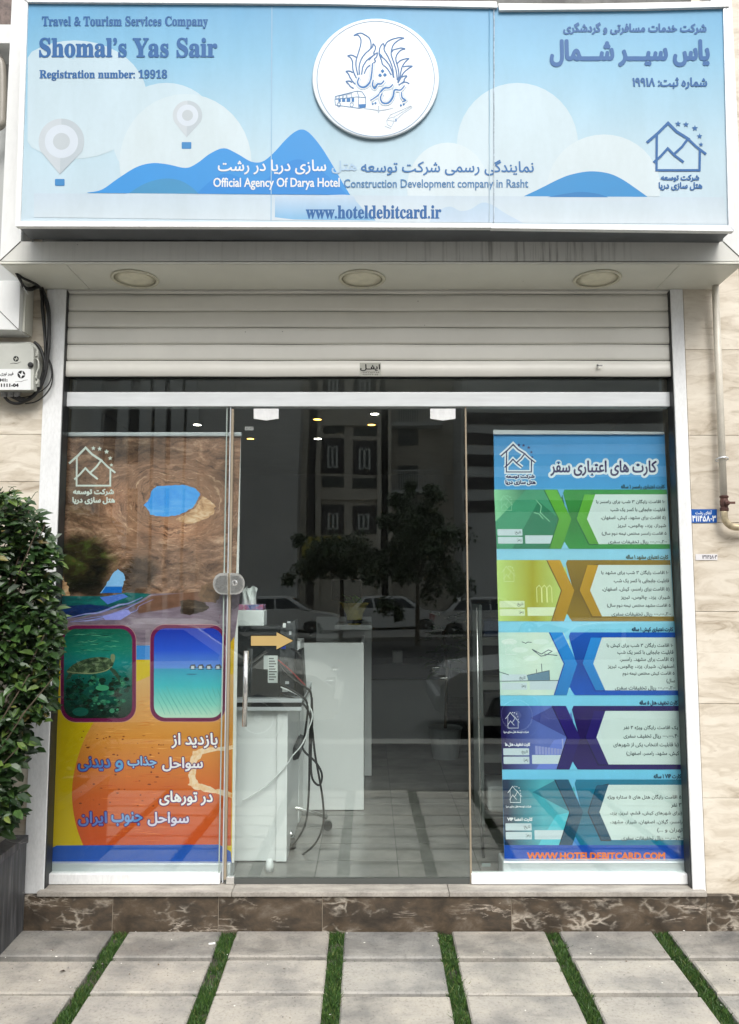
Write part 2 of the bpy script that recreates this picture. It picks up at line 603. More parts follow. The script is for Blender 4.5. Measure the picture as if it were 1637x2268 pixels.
def glass_mat(name, tint=(0.945, 0.972, 0.962), refl=0.068):
    m = bpy.data.materials.new(name)
    m.use_nodes = True
    nt = m.node_tree
    nt.nodes.clear()
    out = N(nt, 'ShaderNodeOutputMaterial')
    tr = N(nt, 'ShaderNodeBsdfTransparent')
    tr.inputs[0].default_value = (*tint, 1)
    gl = N(nt, 'ShaderNodeBsdfAnisotropic')
    gl.inputs['Roughness'].default_value = 0.0
    gl.inputs['Color'].default_value = (0.95, 1.0, 0.98, 1)
    lw = N(nt, 'ShaderNodeLayerWeight', Blend=0.5)
    pw = N(nt, 'ShaderNodeMath', operation='POWER')
    pw.inputs[1].default_value = 5.0
    nt.links.new(lw.outputs['Facing'], pw.inputs[0])
    ma = N(nt, 'ShaderNodeMath', operation='MULTIPLY_ADD')
    ma.inputs[1].default_value, ma.inputs[2].default_value = 0.9, refl
    nt.links.new(pw.outputs[0], ma.inputs[0])
    # float glass is never quite flat: a faint waviness bends what it mirrors
    n = noise(nt, coords(nt, (1, 1, 0.5)), 2.2, 1, 0.4)
    bp = N(nt, 'ShaderNodeBump', Strength=0.05, Distance=0.02)
    nt.links.new(n, bp.inputs['Height'])
    nt.links.new(bp.outputs[0], gl.inputs['Normal'])
    mx = N(nt, 'ShaderNodeMixShader')
    nt.links.new(ma.outputs[0], mx.inputs[0])
    nt.links.new(tr.outputs[0], mx.inputs[1])
    nt.links.new(gl.outputs[0], mx.inputs[2])
    nt.links.new(mx.outputs[0], out.inputs[0])
    return m
GLASS = glass_mat('door_glass')
CARGLASS = paint('tinted_car_glass', (0.02, 0.025, 0.03), 0.08, 0, 0.05)

def stone_mat():
    m, nt, b = new_mat('travertine')
    v = coords(nt, (2.0, 1.3, 7.0), (0, R(3), 0), island=5.0)
    warp = N(nt, 'ShaderNodeTexNoise', Scale=1.6, Detail=3)
    nt.links.new(v, warp.inputs['Vector'])
    w = N(nt, 'ShaderNodeVectorMath', operation='MULTIPLY_ADD')
    nt.links.new(warp.outputs['Color'], w.inputs[0])
    w.inputs[1].default_value = (0.9, 0.4, 1.6)
    nt.links.new(v, w.inputs[2])
    n = noise(nt, w.outputs[0], 2.2, 9, 0.62, 0.4)
    c = ramp(nt, [(0.30, (0.34, 0.28, 0.21)), (0.42, (0.54, 0.475, 0.385)), (0.55, (0.66, 0.60, 0.51)), (0.75, (0.75, 0.70, 0.61))], n)
    g = nt.nodes.new('ShaderNodeNewGeometry')
    c = mix(nt, 1.0, c, ramp(nt, [(0.0, (0.86, 0.85, 0.83)), (1.0, (1.0, 1.0, 0.99))], g.outputs['Random Per Island']), 'MULTIPLY')
    pits = noise(nt, coords(nt, (1, 1, 3.5)), 34, 4, 0.7)
    c = mix(nt, ramp(nt, [(0.66, (0, 0, 0)), (0.74, (0.7, 0.7, 0.7))], pits), c, (0.30, 0.22, 0.15))
    nt.links.new(c, b.inputs['Base Color'])
    b.inputs['Roughness'].default_value = 0.5
    bump(nt, b, n, 0.12, 0.004)
    return m
STONE = stone_mat()

def marble_mat():
    m, nt, b = new_mat('brown_veined_marble')
    v = coords(nt, (1, 1, 1.7), island=3.0)
    base = ramp(nt, [(0.3, (0.024, 0.019, 0.014)), (0.45, (0.052, 0.040, 0.029)), (0.56, (0.085, 0.062, 0.041)), (0.66, (0.13, 0.105, 0.08)), (0.8, (0.26, 0.235, 0.20))], noise(nt, v, 7, 9, 0.7, 0.3))
    wp = N(nt, 'ShaderNodeTexNoise', Scale=11, Detail=5)
    nt.links.new(v, wp.inputs['Vector'])
    w = N(nt, 'ShaderNodeVectorMath', operation='MULTIPLY_ADD')
    nt.links.new(wp.outputs['Color'], w.inputs[0])
    w.inputs[1].default_value = (0.12, 0.12, 0.12)
    nt.links.new(v, w.inputs[2])
    vo = N(nt, 'ShaderNodeTexVoronoi', feature='DISTANCE_TO_EDGE', Scale=13)
    nt.links.new(w.outputs[0], vo.inputs['Vector'])
    vein = ramp(nt, [(0.0, (1, 1, 1)), (0.06, (0.5, 0.5, 0.5)), (0.13, (0, 0, 0))], vo.outputs['Distance'])
    mask = ramp(nt, [(0.50, (0, 0, 0)), (0.62, (.62, .62, .62))], noise(nt, v, 3.2, 5, 0.65))
    f = N(nt, 'ShaderNodeMath', operation='MULTIPLY')
    nt.links.new(vein, f.inputs[0])
    nt.links.new(mask, f.inputs[1])
    c = mix(nt, f.outputs[0], base, (0.62, 0.56, 0.47))
    # long thin veins along the slab
    lv = noise(nt, coords(nt, (0.8, 1, 5), (0, R(4), 0), island=2.0), 2.6, 8, 0.66, 0.6)
    line = ramp(nt, [(0.482, (0, 0, 0)), (0.5, (0.75, 0.75, 0.75)), (0.518, (0, 0, 0))], lv)
    brk = ramp(nt, [(0.5, (0, 0, 0)), (0.6, (1, 1, 1))], noise(nt, v, 4.4, 3))
    f2 = N(nt, 'ShaderNodeMath', operation='MULTIPLY')
    nt.links.new(line, f2.inputs[0])
    nt.links.new(brk, f2.inputs[1])
    c = mix(nt, f2.outputs[0], c, (0.55, 0.48, 0.40))
    nt.links.new(c, b.inputs['Base Color'])
    b.inputs['Roughness'].default_value = 0.42
    return m
MARBLE = marble_mat()

def concrete_mat():
    m, nt, b = new_mat('concrete_paver')
    v = coords(nt, (1, 1, 1), island=4.0)
    n = noise(nt, v, 3.5, 8, 0.62, 0.2)
    c = ramp(nt, [(0.28, (0.20, 0.198, 0.19)), (0.42, (0.30, 0.29, 0.268)), (0.52, (0.38, 0.362, 0.328)), (0.62, (0.415, 0.394, 0.352)), (0.8, (0.50, 0.465, 0.405))], n)
    g = nt.nodes.new('ShaderNodeNewGeometry')
    c = mix(nt, 1.0, c, ramp(nt, [(0.0, (0.84, 0.85, 0.86)), (0.5, (0.97, 0.95, 0.93)), (1.0, (1.06, 1.03, 0.98))], g.outputs['Random Per Island']), 'MULTIPLY')
    # damp grey blotches by the step, where rain drips from the canopy and dries last
    tc = nt.nodes.new('ShaderNodeTexCoord')
    sp = nt.nodes.new('ShaderNodeSeparateXYZ')
    nt.links.new(tc.outputs['Object'], sp.inputs[0])
    mr = N(nt, 'ShaderNodeMapRange')
    mr.inputs[1].default_value, mr.inputs[2].default_value = -0.36, -0.27
    nt.links.new(sp.outputs['Y'], mr.inputs[0])
    ad = N(nt, 'ShaderNodeMath', operation='MULTIPLY')
    nt.links.new(mr.outputs[0], ad.inputs[0])
    nt.links.new(ramp(nt, [(0.42, (1, 1, 1)), (0.54, (0.5, 0.5, 0.5))], noise(nt, coords(nt, (1, 1.6, 1), island=2.0), 3.0, 5, 0.6, 0.4)), ad.inputs[1])
    c = mix(nt, ad.outputs[0], c, mix(nt, 1.0, c, (0.50, 0.50, 0.51), 'MULTIPLY'))
    blot = noise(nt, coords(nt, (0.7, 1.5, 1), island=4.0), 9, 9, 0.74, 0.1)
    c = mix(nt, 1.0, c, ramp(nt, [(0.34, (0.76, 0.76, 0.76)), (0.46, (0.96, 0.96, 0.96)), (0.60, (1.03, 1.02, 1.0)), (0.74, (1.08, 1.05, 1.01))], blot), 'MULTIPLY')
    pit = noise(nt, v, 90, 4, 0.7)
    c = mix(nt, 1.0, c, ramp(nt, [(0.30, (0.62, 0.61, 0.60)), (0.44, (0.98, 0.98, 0.98)), (0.65, (1.05, 1.05, 1.05))], pit), 'MULTIPLY')
    nt.links.new(c, b.inputs['Base Color'])
    b.inputs['Roughness'].default_value = 0.72
    bump(nt, b, pit, 0.35, 0.003)
    return m
CONCRETE = concrete_mat()

def leaf_mat(name, stops, rough=0.35):
    m, nt, b = new_mat(name)
    g = nt.nodes.new('ShaderNodeNewGeometry')
    c = ramp(nt, stops, g.outputs['Random Per Island'])
    n = noise(nt, coords(nt), 30, 3)
    c = mix(nt, 1.0, c, ramp(nt, [(0.3, (0.75, 0.75, 0.75)), (0.7, (1.1, 1.1, 1.0))], n), 'MULTIPLY')
    nt.links.new(c, b.inputs['Base Color'])
    b.inputs['Roughness'].default_value = rough
    return m
LEAF = leaf_mat('glossy_leaf', [(0.0, (0.012, 0.033, 0.009)), (0.5, (0.024, 0.060, 0.014)), (0.85, (0.046, 0.098, 0.021)), (0.97, (0.11, 0.17, 0.035)), (1.0, (0.16, 0.12, 0.045))], 0.42)
BLADE = leaf_mat('grass_blade', [(0.0, (0.022, 0.055, 0.014)), (0.55, (0.045, 0.110, 0.022)), (0.9, (0.085, 0.165, 0.032)), (1.0, (0.18, 0.18, 0.07))], 0.55)
TREELEAF = leaf_mat('street_tree_leaf', [(0.0, (0.020, 0.045, 0.012)), (1.0, (0.060, 0.105, 0.030))], 0.5)
TWIG = paint('twig_bark', (0.10, 0.075, 0.05), 0.8, 0, 0.2, 30)

# ------------------------------------------------------------------ ground
SLOPE, YB = 0.038, -0.08
def gz(Y):
    return SLOPE * (max(Y, -5.0) - YB)
g = MB()
soil = paint('dark_soil', (0.055, 0.055, 0.035), 0.9, 0, 0.3, 20, bmp=0.4)
ys = [0.4, YB, -1.0, -3.0, -5.0]
for a, b_ in zip(ys, ys[1:]):
    g.add([(-4.2, a, min(0, gz(a)) - 0.028), (4.2, a, min(0, gz(a)) - 0.028), (4.2, b_, gz(b_) - 0.028), (-4.2, b_, gz(b_) - 0.028)], [(3, 2, 1, 0)], soil)
tag(g.build('ground'), 'dark soil bed under the paving slabs', 'ground', kind='structure')

pv = MB()
X0, PITCH, STRIP = -1.146, 0.4836, 0.067
rows = [(-0.086, -0.305)]
yy = -0.339
while yy > -2.4:
    rows.append((yy, yy - 0.232))
    yy -= 0.2565
for i in range(-6, 9):
    xa, xb = X0 + STRIP + PITCH * i, X0 + PITCH * (i + 1)
    for j, (ya, yb) in enumerate(rows):
        jx, jy, jz = rnd.uniform(-.004, .004), rnd.uniform(-.003, .003), rnd.uniform(-.002, .003)
        a0, a1, b0, b1 = xa + jx, xb + jx, ya + jy, yb + jy
        za, zb = gz(ya) + jz, gz(yb) + jz + rnd.uniform(-.002, .002)
        c = 0.006
        top = [(a0 + c, b1 + c, zb), (a1 - c, b1 + c, zb), (a1 - c, b0 - c, za), (a0 + c, b0 - c, za)]
        mid = [(a0, b1, zb - c), (a1, b1, zb - c), (a1, b0, za - c), (a0, b0, za - c)]
        bot = [(x, y, z - 0.04) for x, y, z in mid]
        fs = [(0, 1, 2, 3)]
        for o in (0, 4):
            fs += [(o + 4 + k, o + 4 + (k + 1) % 4, o + (k + 1) % 4, o + k) for k in range(4)]
        pv.add(top + mid + bot, fs, CONCRETE)
tag(pv.build('pavement'), 'pale concrete paving slabs laid with green strips between', 'pavement', kind='structure')

gr = MB()
def blades(x0, x1, y0, y1, n, hgt):
    for _ in range(n):
        x, y = rnd.uniform(x0, x1), rnd.uniform(y0, y1)
        pn = mnoise.noise(Vector((x * 13, y * 13, 1.7))) + .6 * mnoise.noise(Vector((x * 40, y * 40, 4.2)))
        if pn < -.22 and rnd.random() < .82:
            continue
        z = gz(y) - 0.028
        a = rnd.uniform(0, math.tau)
        w, h = rnd.uniform(.0011, .0022), hgt * rnd.uniform(.5, 1.25) * (1 + .35 * pn)
        lean = rnd.uniform(0, 0.9) * h
        b2 = rnd.uniform(0, math.tau)
        dx, dy = math.cos(a) * w, math.sin(a) * w
        lx, ly = math.cos(b2) * lean, math.sin(b2) * lean
        gr.add([(x - dx, y - dy, z), (x + dx, y + dy, z), (x + dx * .7 + lx * .4, y + dy * .7 + ly * .4, z + h * .6), (x + lx, y + ly, z + h), (x - dx * .7 + lx * .4, y - dy * .7 + ly * .4, z + h * .6)], [(0, 1, 2, 3, 4)], BLADE)
for i in range(-2, 8):
    xs = X0 + PITCH * i
    blades(xs - .002, xs + STRIP + .002, -1.0, YB - 0.002, 5200, 0.026)
    blades(xs, xs + STRIP, -2.65, -1.0, 1500, 0.028)
for (ya, yb), (yc, yd) in zip(rows[:4], rows[1:5]):
    blades(-2.2, 2.4, yc, yb, 1500, 0.013)
tag(gr.build('grass'), 'short green grass in the strips between the paving slabs', 'grass', kind='stuff')

lt = MB()
q = P(*G1(935, 358), 0)
d = (1.555 - 0) / ((DIST + 0) * 1)
def on_ground(px, py):
    """point of the sloping pavement seen at a pixel"""
    a, b = P(px, py, -0.5), Vector(camo.location)
    dv = a - b
    t = (b.z - SLOPE * (b.y - YB)) / (SLOPE * dv.y - dv.z)
    return b + dv * t
q = on_ground(*G1(935, 357))
lt.tube([q + Vector((-.012, -.002, .005)), q + Vector((.014, .005, .005))], 0.0042, paint('white_paper', (0.8, 0.79, 0.76), 0.7), 8)
tag(lt.build('cigarette_end'), 'small white cigarette end lying on a grey paving slab near the step', 'litter')
lt = MB()
q = on_ground(*G1(275, 477))
lt.add([q + Vector(v) for v in ((-.012, 0, .003), (0, -.006, .006), (.014, .001, .004), (.002, .007, .007))], [(0, 1, 2, 3)], paint('dry_leaf', (0.04, 0.025, 0.018), 0.8))
tag(lt.build('fallen_leaf'), 'tiny dark dry leaf lying on the pale slab beside the planter', 'leaf')

lt = MB()
GRIT = [paint('pale_petal', (.72, .70, .64), .7), paint('brown_leaf_scrap', (.12, .075, .04), .8), paint('grey_grit', (.2, .19, .18), .9)]
for k in range(170):
    x, y = rnd.uniform(-1.8, 1.9), -.09 - .75 * rnd.random() ** 1.3
    in_strip = ((x - X0) % PITCH) < STRIP
    z = gz(y) + (-.008 if in_strip else .004)
    r_ = rnd.uniform(.0012, .0045)
    a0 = rnd.uniform(0, 6)
    lt.add([(x + r_ * math.cos(a0 + t) * rnd.uniform(.6, 1.4), y + r_ * math.sin(a0 + t), z + rnd.uniform(0, .003)) for t in (0, 1.3, 2.6, 4.0, 5.1)], [(0, 1, 2, 3, 4)], GRIT[0 if rnd.random() < .3 else rnd.choice((1, 2, 2))])
tag(lt.build('grit'), 'scattered grit, petals and leaf scraps on the paving', 'grit', kind='stuff')

# ------------------------------------------------------------------ facade walls
def wall_slabs(mb, x0, x1, y, zs, gap=0.0010, depth=0.03):
    for za, zb in zip(zs, zs[1:]):
        mb.box(x0 + gap, x1 - gap, y, y + depth, za + gap, zb - gap, STONE)
WY = -0.05
jr = [P(1580, v * K, WY).z for v in (2027, 1810, 1596, 1387, 1185, 987, 793)]
jr += [jr[-1] + 0.41, jr[-1] + 0.82]
w = MB()
wall_slabs(w, 1.535, 1.815, WY, jr)
w.box(1.53, 1.816, WY + 0.006, 0.25, jr[0], jr[-1], paint('stone_joint', (0.36, 0.31, 0.24), 0.9))
o = w.build('stone_wall', bevel=0.0012, seg=1)
tag(o, 'beige travertine wall strip behind the thin gas pipe, right of the shopfront', 'wall')
jl = [0.0, 0.40, 0.80, 1.21, 1.62, 2.04, P(60, 962, WY).z, 2.70, 3.1, 3.5]
w = MB()
wall_slabs(w, -2.60, -2.06, WY, jl)
wall_slabs(w, -2.06, -1.56, WY, jl)
w.box(-2.61, -1.555, WY + 0.006, 0.25, 0, jl[-1], paint('stone_joint_left', (0.36, 0.31, 0.24), 0.9))
o = w.build('stone_wall', bevel=0.0012, seg=1)
tag(o, 'beige travertine wall strip behind the leafy shrub, left of the shopfront', 'wall')

# doorstep
step = thing('doorstep', (0, -0.04, 0), 'brown marble step with white veins and a beige threshold slab', 'step')
pl = MB()
jx = [-1.56] + [P(v * K, 2020, YB).x for v in (255, 495, 731, 1160, 1603)] + [2.3]
ztop = 0.148
for a, b_ in zip(jx, jx[1:]):
    pl.box(a + .0012, b_ - .0012, YB, YB + 0.03, -0.03, ztop, MARBLE)
pl.box(jx[0], jx[-1], YB + .004, 0.2, -0.03, ztop - .002, paint('pale_grout', (0.42, 0.36, 0.28), 0.9))
pl.build('plinth_facing', step, bevel=0.001, seg=1)
th = MB()
THR = paint('beige_threshold_stone', (0.37, 0.34, 0.30), 0.6, 0, 0.22, 7, (1, 3, 1), fine=0.25, bmp=0.1)
for a, b_ in zip([-1.50, -0.62, 0.36], [-0.622, 0.358, 1.522]):
    th.box(a, b_, YB - 0.012, 0.06, ztop, 0.170, THR)
th.build('threshold_slab', step, bevel=0.003)

# guide jambs are parts of the shutter; canopy portal
FY = -0.35
zs_front, zs_in = P(818, 578, FY).z, P(818, 535, FY).z
cn = thing('canopy', (0, FY, zs_front), 'white panelled canopy box framing the sign above the shutter', 'canopy')
XL, XR = -1.668, 1.69
m = MB()
m.prism([(XL, FY, zs_front), (XR, FY, zs_front), (XR - .09, FY, zs_in), (XL + .09, FY, zs_in)], (0, 0.02, 0), FASCIA)
m.build('fascia', cn, bevel=0.002)
m = MB()
m.box(XL + 0.004, -1.37, FY + .004, WY - .002, zs_front - 0.016, zs_front - .003, SOFFIT)
m.box(-1.368, 1.4, FY + .004, WY - .002, zs_front - 0.016, zs_front - .003, SOFFIT)
m.box(1.402, XR - .004, FY + .004, WY - .002, zs_front - 0.016, zs_front - .003, SOFFIT)
m.box(XL, XR, FY - 0.002, FY + 0.012, zs_front - 0.014, zs_front - 0.004, SOFFIT)
m.build('soffit', cn, bevel=0.001, seg=1)
for sgn, xo in ((-1, XL), (1, XR)):
    m = MB()
    m.prism([(xo, FY, zs_front), (xo, FY, 4.6), (xo - sgn * .10, FY, 4.6), (xo - sgn * .09, FY, zs_in)], (0, 0.02, 0), ALU_WHITE)
    m.box(xo, xo - sgn * .012, FY + .022, WY, zs_front, 4.6, ALU_WHITE)
    m.build('side_panel', cn, bevel=0.002)
m = MB()
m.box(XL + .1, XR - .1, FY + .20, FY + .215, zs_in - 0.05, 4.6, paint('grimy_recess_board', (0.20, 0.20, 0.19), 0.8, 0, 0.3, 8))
m.box(XL + .09, XR - .09, FY + .02, FY + .20, zs_in - 0.006, zs_in, FASCIA)
m.build('recess_board', cn)
mx_ = paint('sealant_line', (0.10, 0.10, 0.09), 0.8)
for q0, q1 in (((XL, zs_front), (XL + .09, zs_in)), ((XR, zs_front), (XR - .09, zs_in))):
    m = MB()
    m.tube([(q0[0], FY - .0005, q0[1]), (q1[0], FY - .0005, q1[1])], 0.0022, mx_, 6)
    m.build('mitre_joint', cn)

YEL = paint('yellowed_plastic_lamp', (0.62, 0.60, 0.48), 0.5, 0, 0.1, 20)
LENS = paint('yellowed_lamp_lens', (0.70, 0.67, 0.53), 0.35, 0, 0.1, 15)
zl = zs_front - 0.0165
for px, lab in ((299, 'yellowed round recessed light nearest the black cables'), (802, 'yellowed round recessed light above the small shutter sticker'), (1323, 'yellowed round recessed light nearest the gas pipe')):
    y = -0.205
    for _ in range(3):
        pass
    # the light sits on the soffit where its ellipse is seen
    b0 = Vector(camo.location)
    a = P(px, 617, 0) - b0
    t = (zl - b0.z) / a.z
    c = b0 + a * t
    root = thing('recessed_light', (c.x, c.y, zl), lab, 'light', 'recessed lights in the canopy soffit')
    m = MB()
    m.lathe([(0.096, 0.0), (0.108, 0.0), (0.111, -0.003), (0.108, -0.007), (0.100, -0.008), (0.096, -0.005), (0.096, 0)], (c.x, c.y, zl), (0, 0, 1), YEL, 40, cap=False)
    m.build('trim_ring', root, smooth=True)
    m = MB()
    m.lathe([(0.097, -0.002), (0.06, -0.003), (0.002, -0.004)], (c.x, c.y, zl), (0, 0, 1), LENS, 40)
    m.build('lens', root, smooth=True)

# ------------------------------------------------------------------ roller shutter
SY = -0.03
sh = thing('roller_shutter', (0, SY, 2.5), 'cream roller shutter rolled most of the way up', 'shutter')
lines = [651, 689, 725.5, 762, 798, 834]
XS0, XS1 = P(148, 740, SY).x, P(1487, 740, SY).x
m = MB()
zt = P(818, 636, SY).z
zz = [zt] + [P(818, v, SY).z for v in lines]
for k, (za, zb) in enumerate(zip(zz, zz[1:])):
    h = za - zb
    prof = [(0.008, za - .0006), (0.0005, za - .0022), (-0.0025, za - h * .22), (-0.0035, za - h * .5), (-0.003, za - h * .8), (-0.0005, zb + .0036), (0.008, zb + .0016)]
    if k == 5:
        prof = [(0.006, za - .0012), (-0.006, za - .005), (-0.007, zb + .004), (0.0, zb)]
    n = 24
    vs, fs = [], []
    for i in range(n + 1):
        x = XS0 + (XS1 - XS0) * i / n
        for dy, z in prof:
            vs.append((x, SY + dy + 0.0012 * math.sin(i * 1.3 + k * 2), z + 0.0008 * math.sin(i * .8 + k)))
    L = len(prof)
    for i in range(n):
        fs += [(i * L + j + 1, (i + 1) * L + j + 1, (i + 1) * L + j, i * L + j) for j in range(L - 1)]
    m.add(vs, fs, SHUT)
m.box(XS0, XS1, SY + .013, SY + .02, zz[-1] + .004, zz[0], DARK)
m.build('curtain', sh, smooth=True)
JY = -0.062
for (xa, xb, zb) in ((-1.575, -1.482, 0.150), (1.470, 1.530, 0.150)):
    m = MB()
    m.box(xa, xb, JY, 0.03, zb, zs_front - .017, RAIL_WHITE)
    sx = xb if xa < 0 else xa
    m.box(sx - .004, sx + .004, JY + .008, 0.02, zb + .01, zs_front - .02, BLACK)
    o = m.build('guide_rail', sh, bevel=0.003)
a = Art(SY - 0.0085)
zk = zoom(800, 820, 8.185)
a.rect(130, 22, 522, 268, ink(196, 196, 186), 0, zk)
a.text(persian('ایفـل'), 140, 52, 505, 172, ink(20, 20, 20), 2, zk, bold=0.5)
a.text('۰۹۱۱۳۳۵۷۲۵۵', 165, 184, 490, 212, ink(110, 108, 100), 2, zk, bold=0.15, res=2)
a.text('۰۹۱۱۲۴۳۴۰۵۵', 175, 226, 470, 252, ink(110, 108, 100), 2, zk, bold=0.15, res=2)
a.build('sticker', sh)
m = MB()
q = P(1322, 812, SY - .008)
m.box(q.x - .004, q.x + .002, q.y - .02, q.y, q.z - .012, q.z + .008, CHROME)
m.box(q.x - .004, q.x + .022, q.y - .02, q.y - .014, q.z - .003, q.z + .003, CHROME)
m.build('latch', sh)

# ------------------------------------------------------------------ glazing
HY = -0.012
ZH0, ZH1 = P(818, 900, HY).z, P(818, 868, HY).z
GX0, GX1 = -1.484, 1.472
tr = thing('transom_window', (0, 0, ZH0), 'narrow glass transom with a wide white rail below the shutter', 'window')
m = MB(); m.box(GX0, GX1, HY, 0.05, ZH0, ZH1, paint('pale_head_rail', (.70, .73, .74), .35, .1, .05, 5, (1, 1, 8))); m.build('head_rail', tr, bevel=0.003)
ZG = P(818, 835, 0).z
m = MB()
m.box(GX0, -0.66, 0.0, 0.008, ZH1, ZG + .06, GLASS)
m.box(-0.657, 0.48, 0.0, 0.008, ZH1, ZG + .06, GLASS)
m.box(0.483, GX1, 0.0, 0.008, ZH1, ZG + .06, GLASS)
m.build('glass_pane', tr)
m = MB(); m.box(GX0, GX1, -.008, 0.02, ZG - .004, ZG + .03, DARK); m.build('top_bead', tr)

def pane(root, x0, x1, z0, z1, y):
    m = MB(); m.box(x0, x1, y, y + 0.01, z0, z1, GLASS)
    return m.build('glass_pane', root)
ZRAIL0, ZRAIL1 = 0.172, P(818, 1935, -0.01).z
fl = thing('fixed_window', (-1.08, 0, ZRAIL0), 'fixed glass panel in front of the cave and turtle banner', 'window', 'fixed glass panels beside the door')
pane(fl, GX0 + .004, -0.682, ZRAIL1, ZH0, 0.0)
m = MB(); m.box(GX0, -0.690, -0.014, 0.024, ZRAIL0, ZRAIL1, RAIL_WHITE); m.build('bottom_rail', fl, bevel=0.004)
m = MB(); m.box(-0.700, -0.694, -0.0015, -0.0002, ZRAIL1, ZH0, paint('glass_edge_green', (.30, .36, .33), .25)); m.build('polished_edge', fl)
m = MB(); m.box(-0.6815, -0.6765, -0.003, 0.011, ZRAIL0 + .004, ZH0, SILVER); m.build('edge_seal', fl)
fr = thing('fixed_window', (0.97, 0, ZRAIL0), 'fixed glass panel in front of the five card price banner', 'window', 'fixed glass panels beside the door')
pane(fr, 0.474, GX1 - .004, ZRAIL1, ZH0, 0.0)
m = MB(); m.box(0.470, GX1 + .0, -0.014, 0.024, ZRAIL0, ZRAIL1, RAIL_WHITE); m.build('bottom_rail', fr, bevel=0.004)
m = MB(); m.box(0.4662, 0.4738, -0.001, 0.011, ZRAIL0 + .004, ZH0, BRONZE); m.build('edge_seal', fr)
a = Art(-0.0015)
zt_ = zoom(1030, 1340, 3.333)
a.rect(208, 2058, 275, 2084, ink(120, 132, 128), 0, zt_)
a.build('sticker', fr)

dr = thing('glass_door', (-0.10, 0, 0.175), 'frameless glass door with chrome lock, bar handle and arrow sticker', 'door')
DZ0, DZ1 = P(818, 1948, 0.0).z, P(818, 906, 0.0).z
pane(dr, -0.668, 0.463, DZ0 + .006, DZ1, 0.0)
m = MB(); m.box(-0.6745, -0.6635, -0.003, 0.012, DZ0, DZ1, BRONZE); m.box(-0.676, -0.6746, 0.001, 0.010, DZ0, DZ1, DARK); m.build('edge_seal', dr)
m = MB(); m.box(-0.67, 0.463, -0.002, 0.012, 0.171, DZ0 + .006, paint('grey_brush_seal', (0.07, 0.075, 0.07), 0.7)); m.build('bottom_seal', dr)
for x0, x1 in ((562, 617), (953, 1009)):
    m = MB()
    pts = [(x0, 905), (x1, 905), (x1, 927), ((x0 + x1) / 2, 931), (x0, 927)]
    m.slab(pts, -0.016, 0.012, RAIL_WHITE)
    m.slab(pts, 0.0125, 0.012, RAIL_WHITE)
    m.build('patch_fitting', dr, bevel=0.002)
# lock: two half ovals either side of the joint
lk = MB()
def half(zmap, cx, cy, rx, ry, sgn):
    pts = [(cx, cy - ry)]
    for k in range(1, 16):
        t = -90 + 180 * k / 16
        pts.append((cx + sgn * (rx - ry * .9 + ry * .9 * math.cos(R(t))), cy + ry * math.sin(R(t))))
    pts.append((cx, cy + ry))
    return [zmap(*p_) for p_ in pts]
lk.slab(half(DM, 118, 110, 86, 62, -1), -0.022, 0.02, SATIN)
lk.slab(half(DM, 130, 110, 84, 62, 1), -0.022, 0.02, SATIN)
lko = lk.build('lock', dr, bevel=0.005, seg=4)
m = MB()
for sgn, cx in ((-1, 113), (1, 135)):
    m.slab(half(DM, cx, 110, 68, 48, sgn), -0.0255, 0.0035, DENTED)
m.build('face_plate', lko, bevel=0.0015)
m = MB()
c = P(*DM(157, 106), -0.0265)
m.lathe([(.015, .002), (.015, -.002), (.0135, -.002), (.0135, -.007), (.011, -.009), (.010, -.004), (.005, -.004), (.005, -.006), (.001, -.006)], (c.x, c.y, c.z), (0, 1, 0), CHROME, 24)
m.box(c.x - .0012, c.x + .0012, c.y - .009, c.y - .0055, c.z - .005, c.z + .005, BLACK)
m.build('key_cylinder', lko, smooth=False)
# bar handle
m = MB()
pa, pb = P(*DM(223, 500), -0.055), P(*DM(213, 925), -0.055)
m.tube([pa + Vector((0, 0, .005)), pb], 0.0115, CHROME, 16)
m.tube([P(*DM(222, 545), -.055), P(*DM(222, 545), 0.0)], 0.008, CHROME, 12)
m.tube([P(*DM(215, 870), -.055), P(*DM(215, 870), 0.0)], 0.008, CHROME, 12)
m.build('handle', dr, smooth=True)
a = Art(-0.0012)
ar = [(250, 408), (396, 408), (396, 387), (490, 436), (396, 485), (396, 464), (250, 464)]
cx, cy = 365, 436
a.shape([(x + (4 if x > cx else -4), y + (5 if y > cy else -5 if y < cy else 0)) for x, y in ar], ink(16, 15, 13), 0, DM)
a.shape(ar, ink(196, 168, 110), 1, DM)
a.build('arrow_sticker', dr)
m = MB(); m.box(-0.662, -0.625, -0.010, 0.020, 0.171, 0.205, CHROME); m.build('hinge', dr, bevel=0.002)
a = Art(-0.0012)
a.rect(146, 178, 198, 200, ink(150, 155, 152), 0, DC)
a.text('SECURIT', 150, 183, 194, 195, ink(40, 42, 42), 1, DC, res=2)
a.build('glass_stamp', dr)

# ------------------------------------------------------------------ fascia sign
GY = -0.50
PK = 0.66                                                    # sun-bleached backlit vinyl prints weaker than fresh paper
sg = thing('shop_sign', (0, GY, 3.1), 'wide sky blue lightbox sign of a travel company with white round emblem', 'sign')
SKYP = gradient_print('printed_sky', GY, [(10, (112, 184, 230)), (120, (146, 206, 240)), (240, (182, 223, 245)), (340, (206, 234, 248)), (490, (218, 238, 250))])
TLp, TRp, BRp, BLp = (62, 8), (1602, 20), (1614, 499), (45, 489)
m = MB()
m.slab([TLp, (1095, 16), TRp, BRp, BLp], GY, 0.004, SKYP, side=SKYP)
m.build('face_sheet', sg)
bk = MB()
SBACK = paint('grey_sign_casing', (0.13, 0.14, 0.15), 0.5, 0.2, 0.15, 5)
bk.slab([(52, 3), (1612, 10), (1625, 506), (36, 498)], GY + 0.010, 0.14, SBACK)
bk.build('casing', sg)
fm = MB()
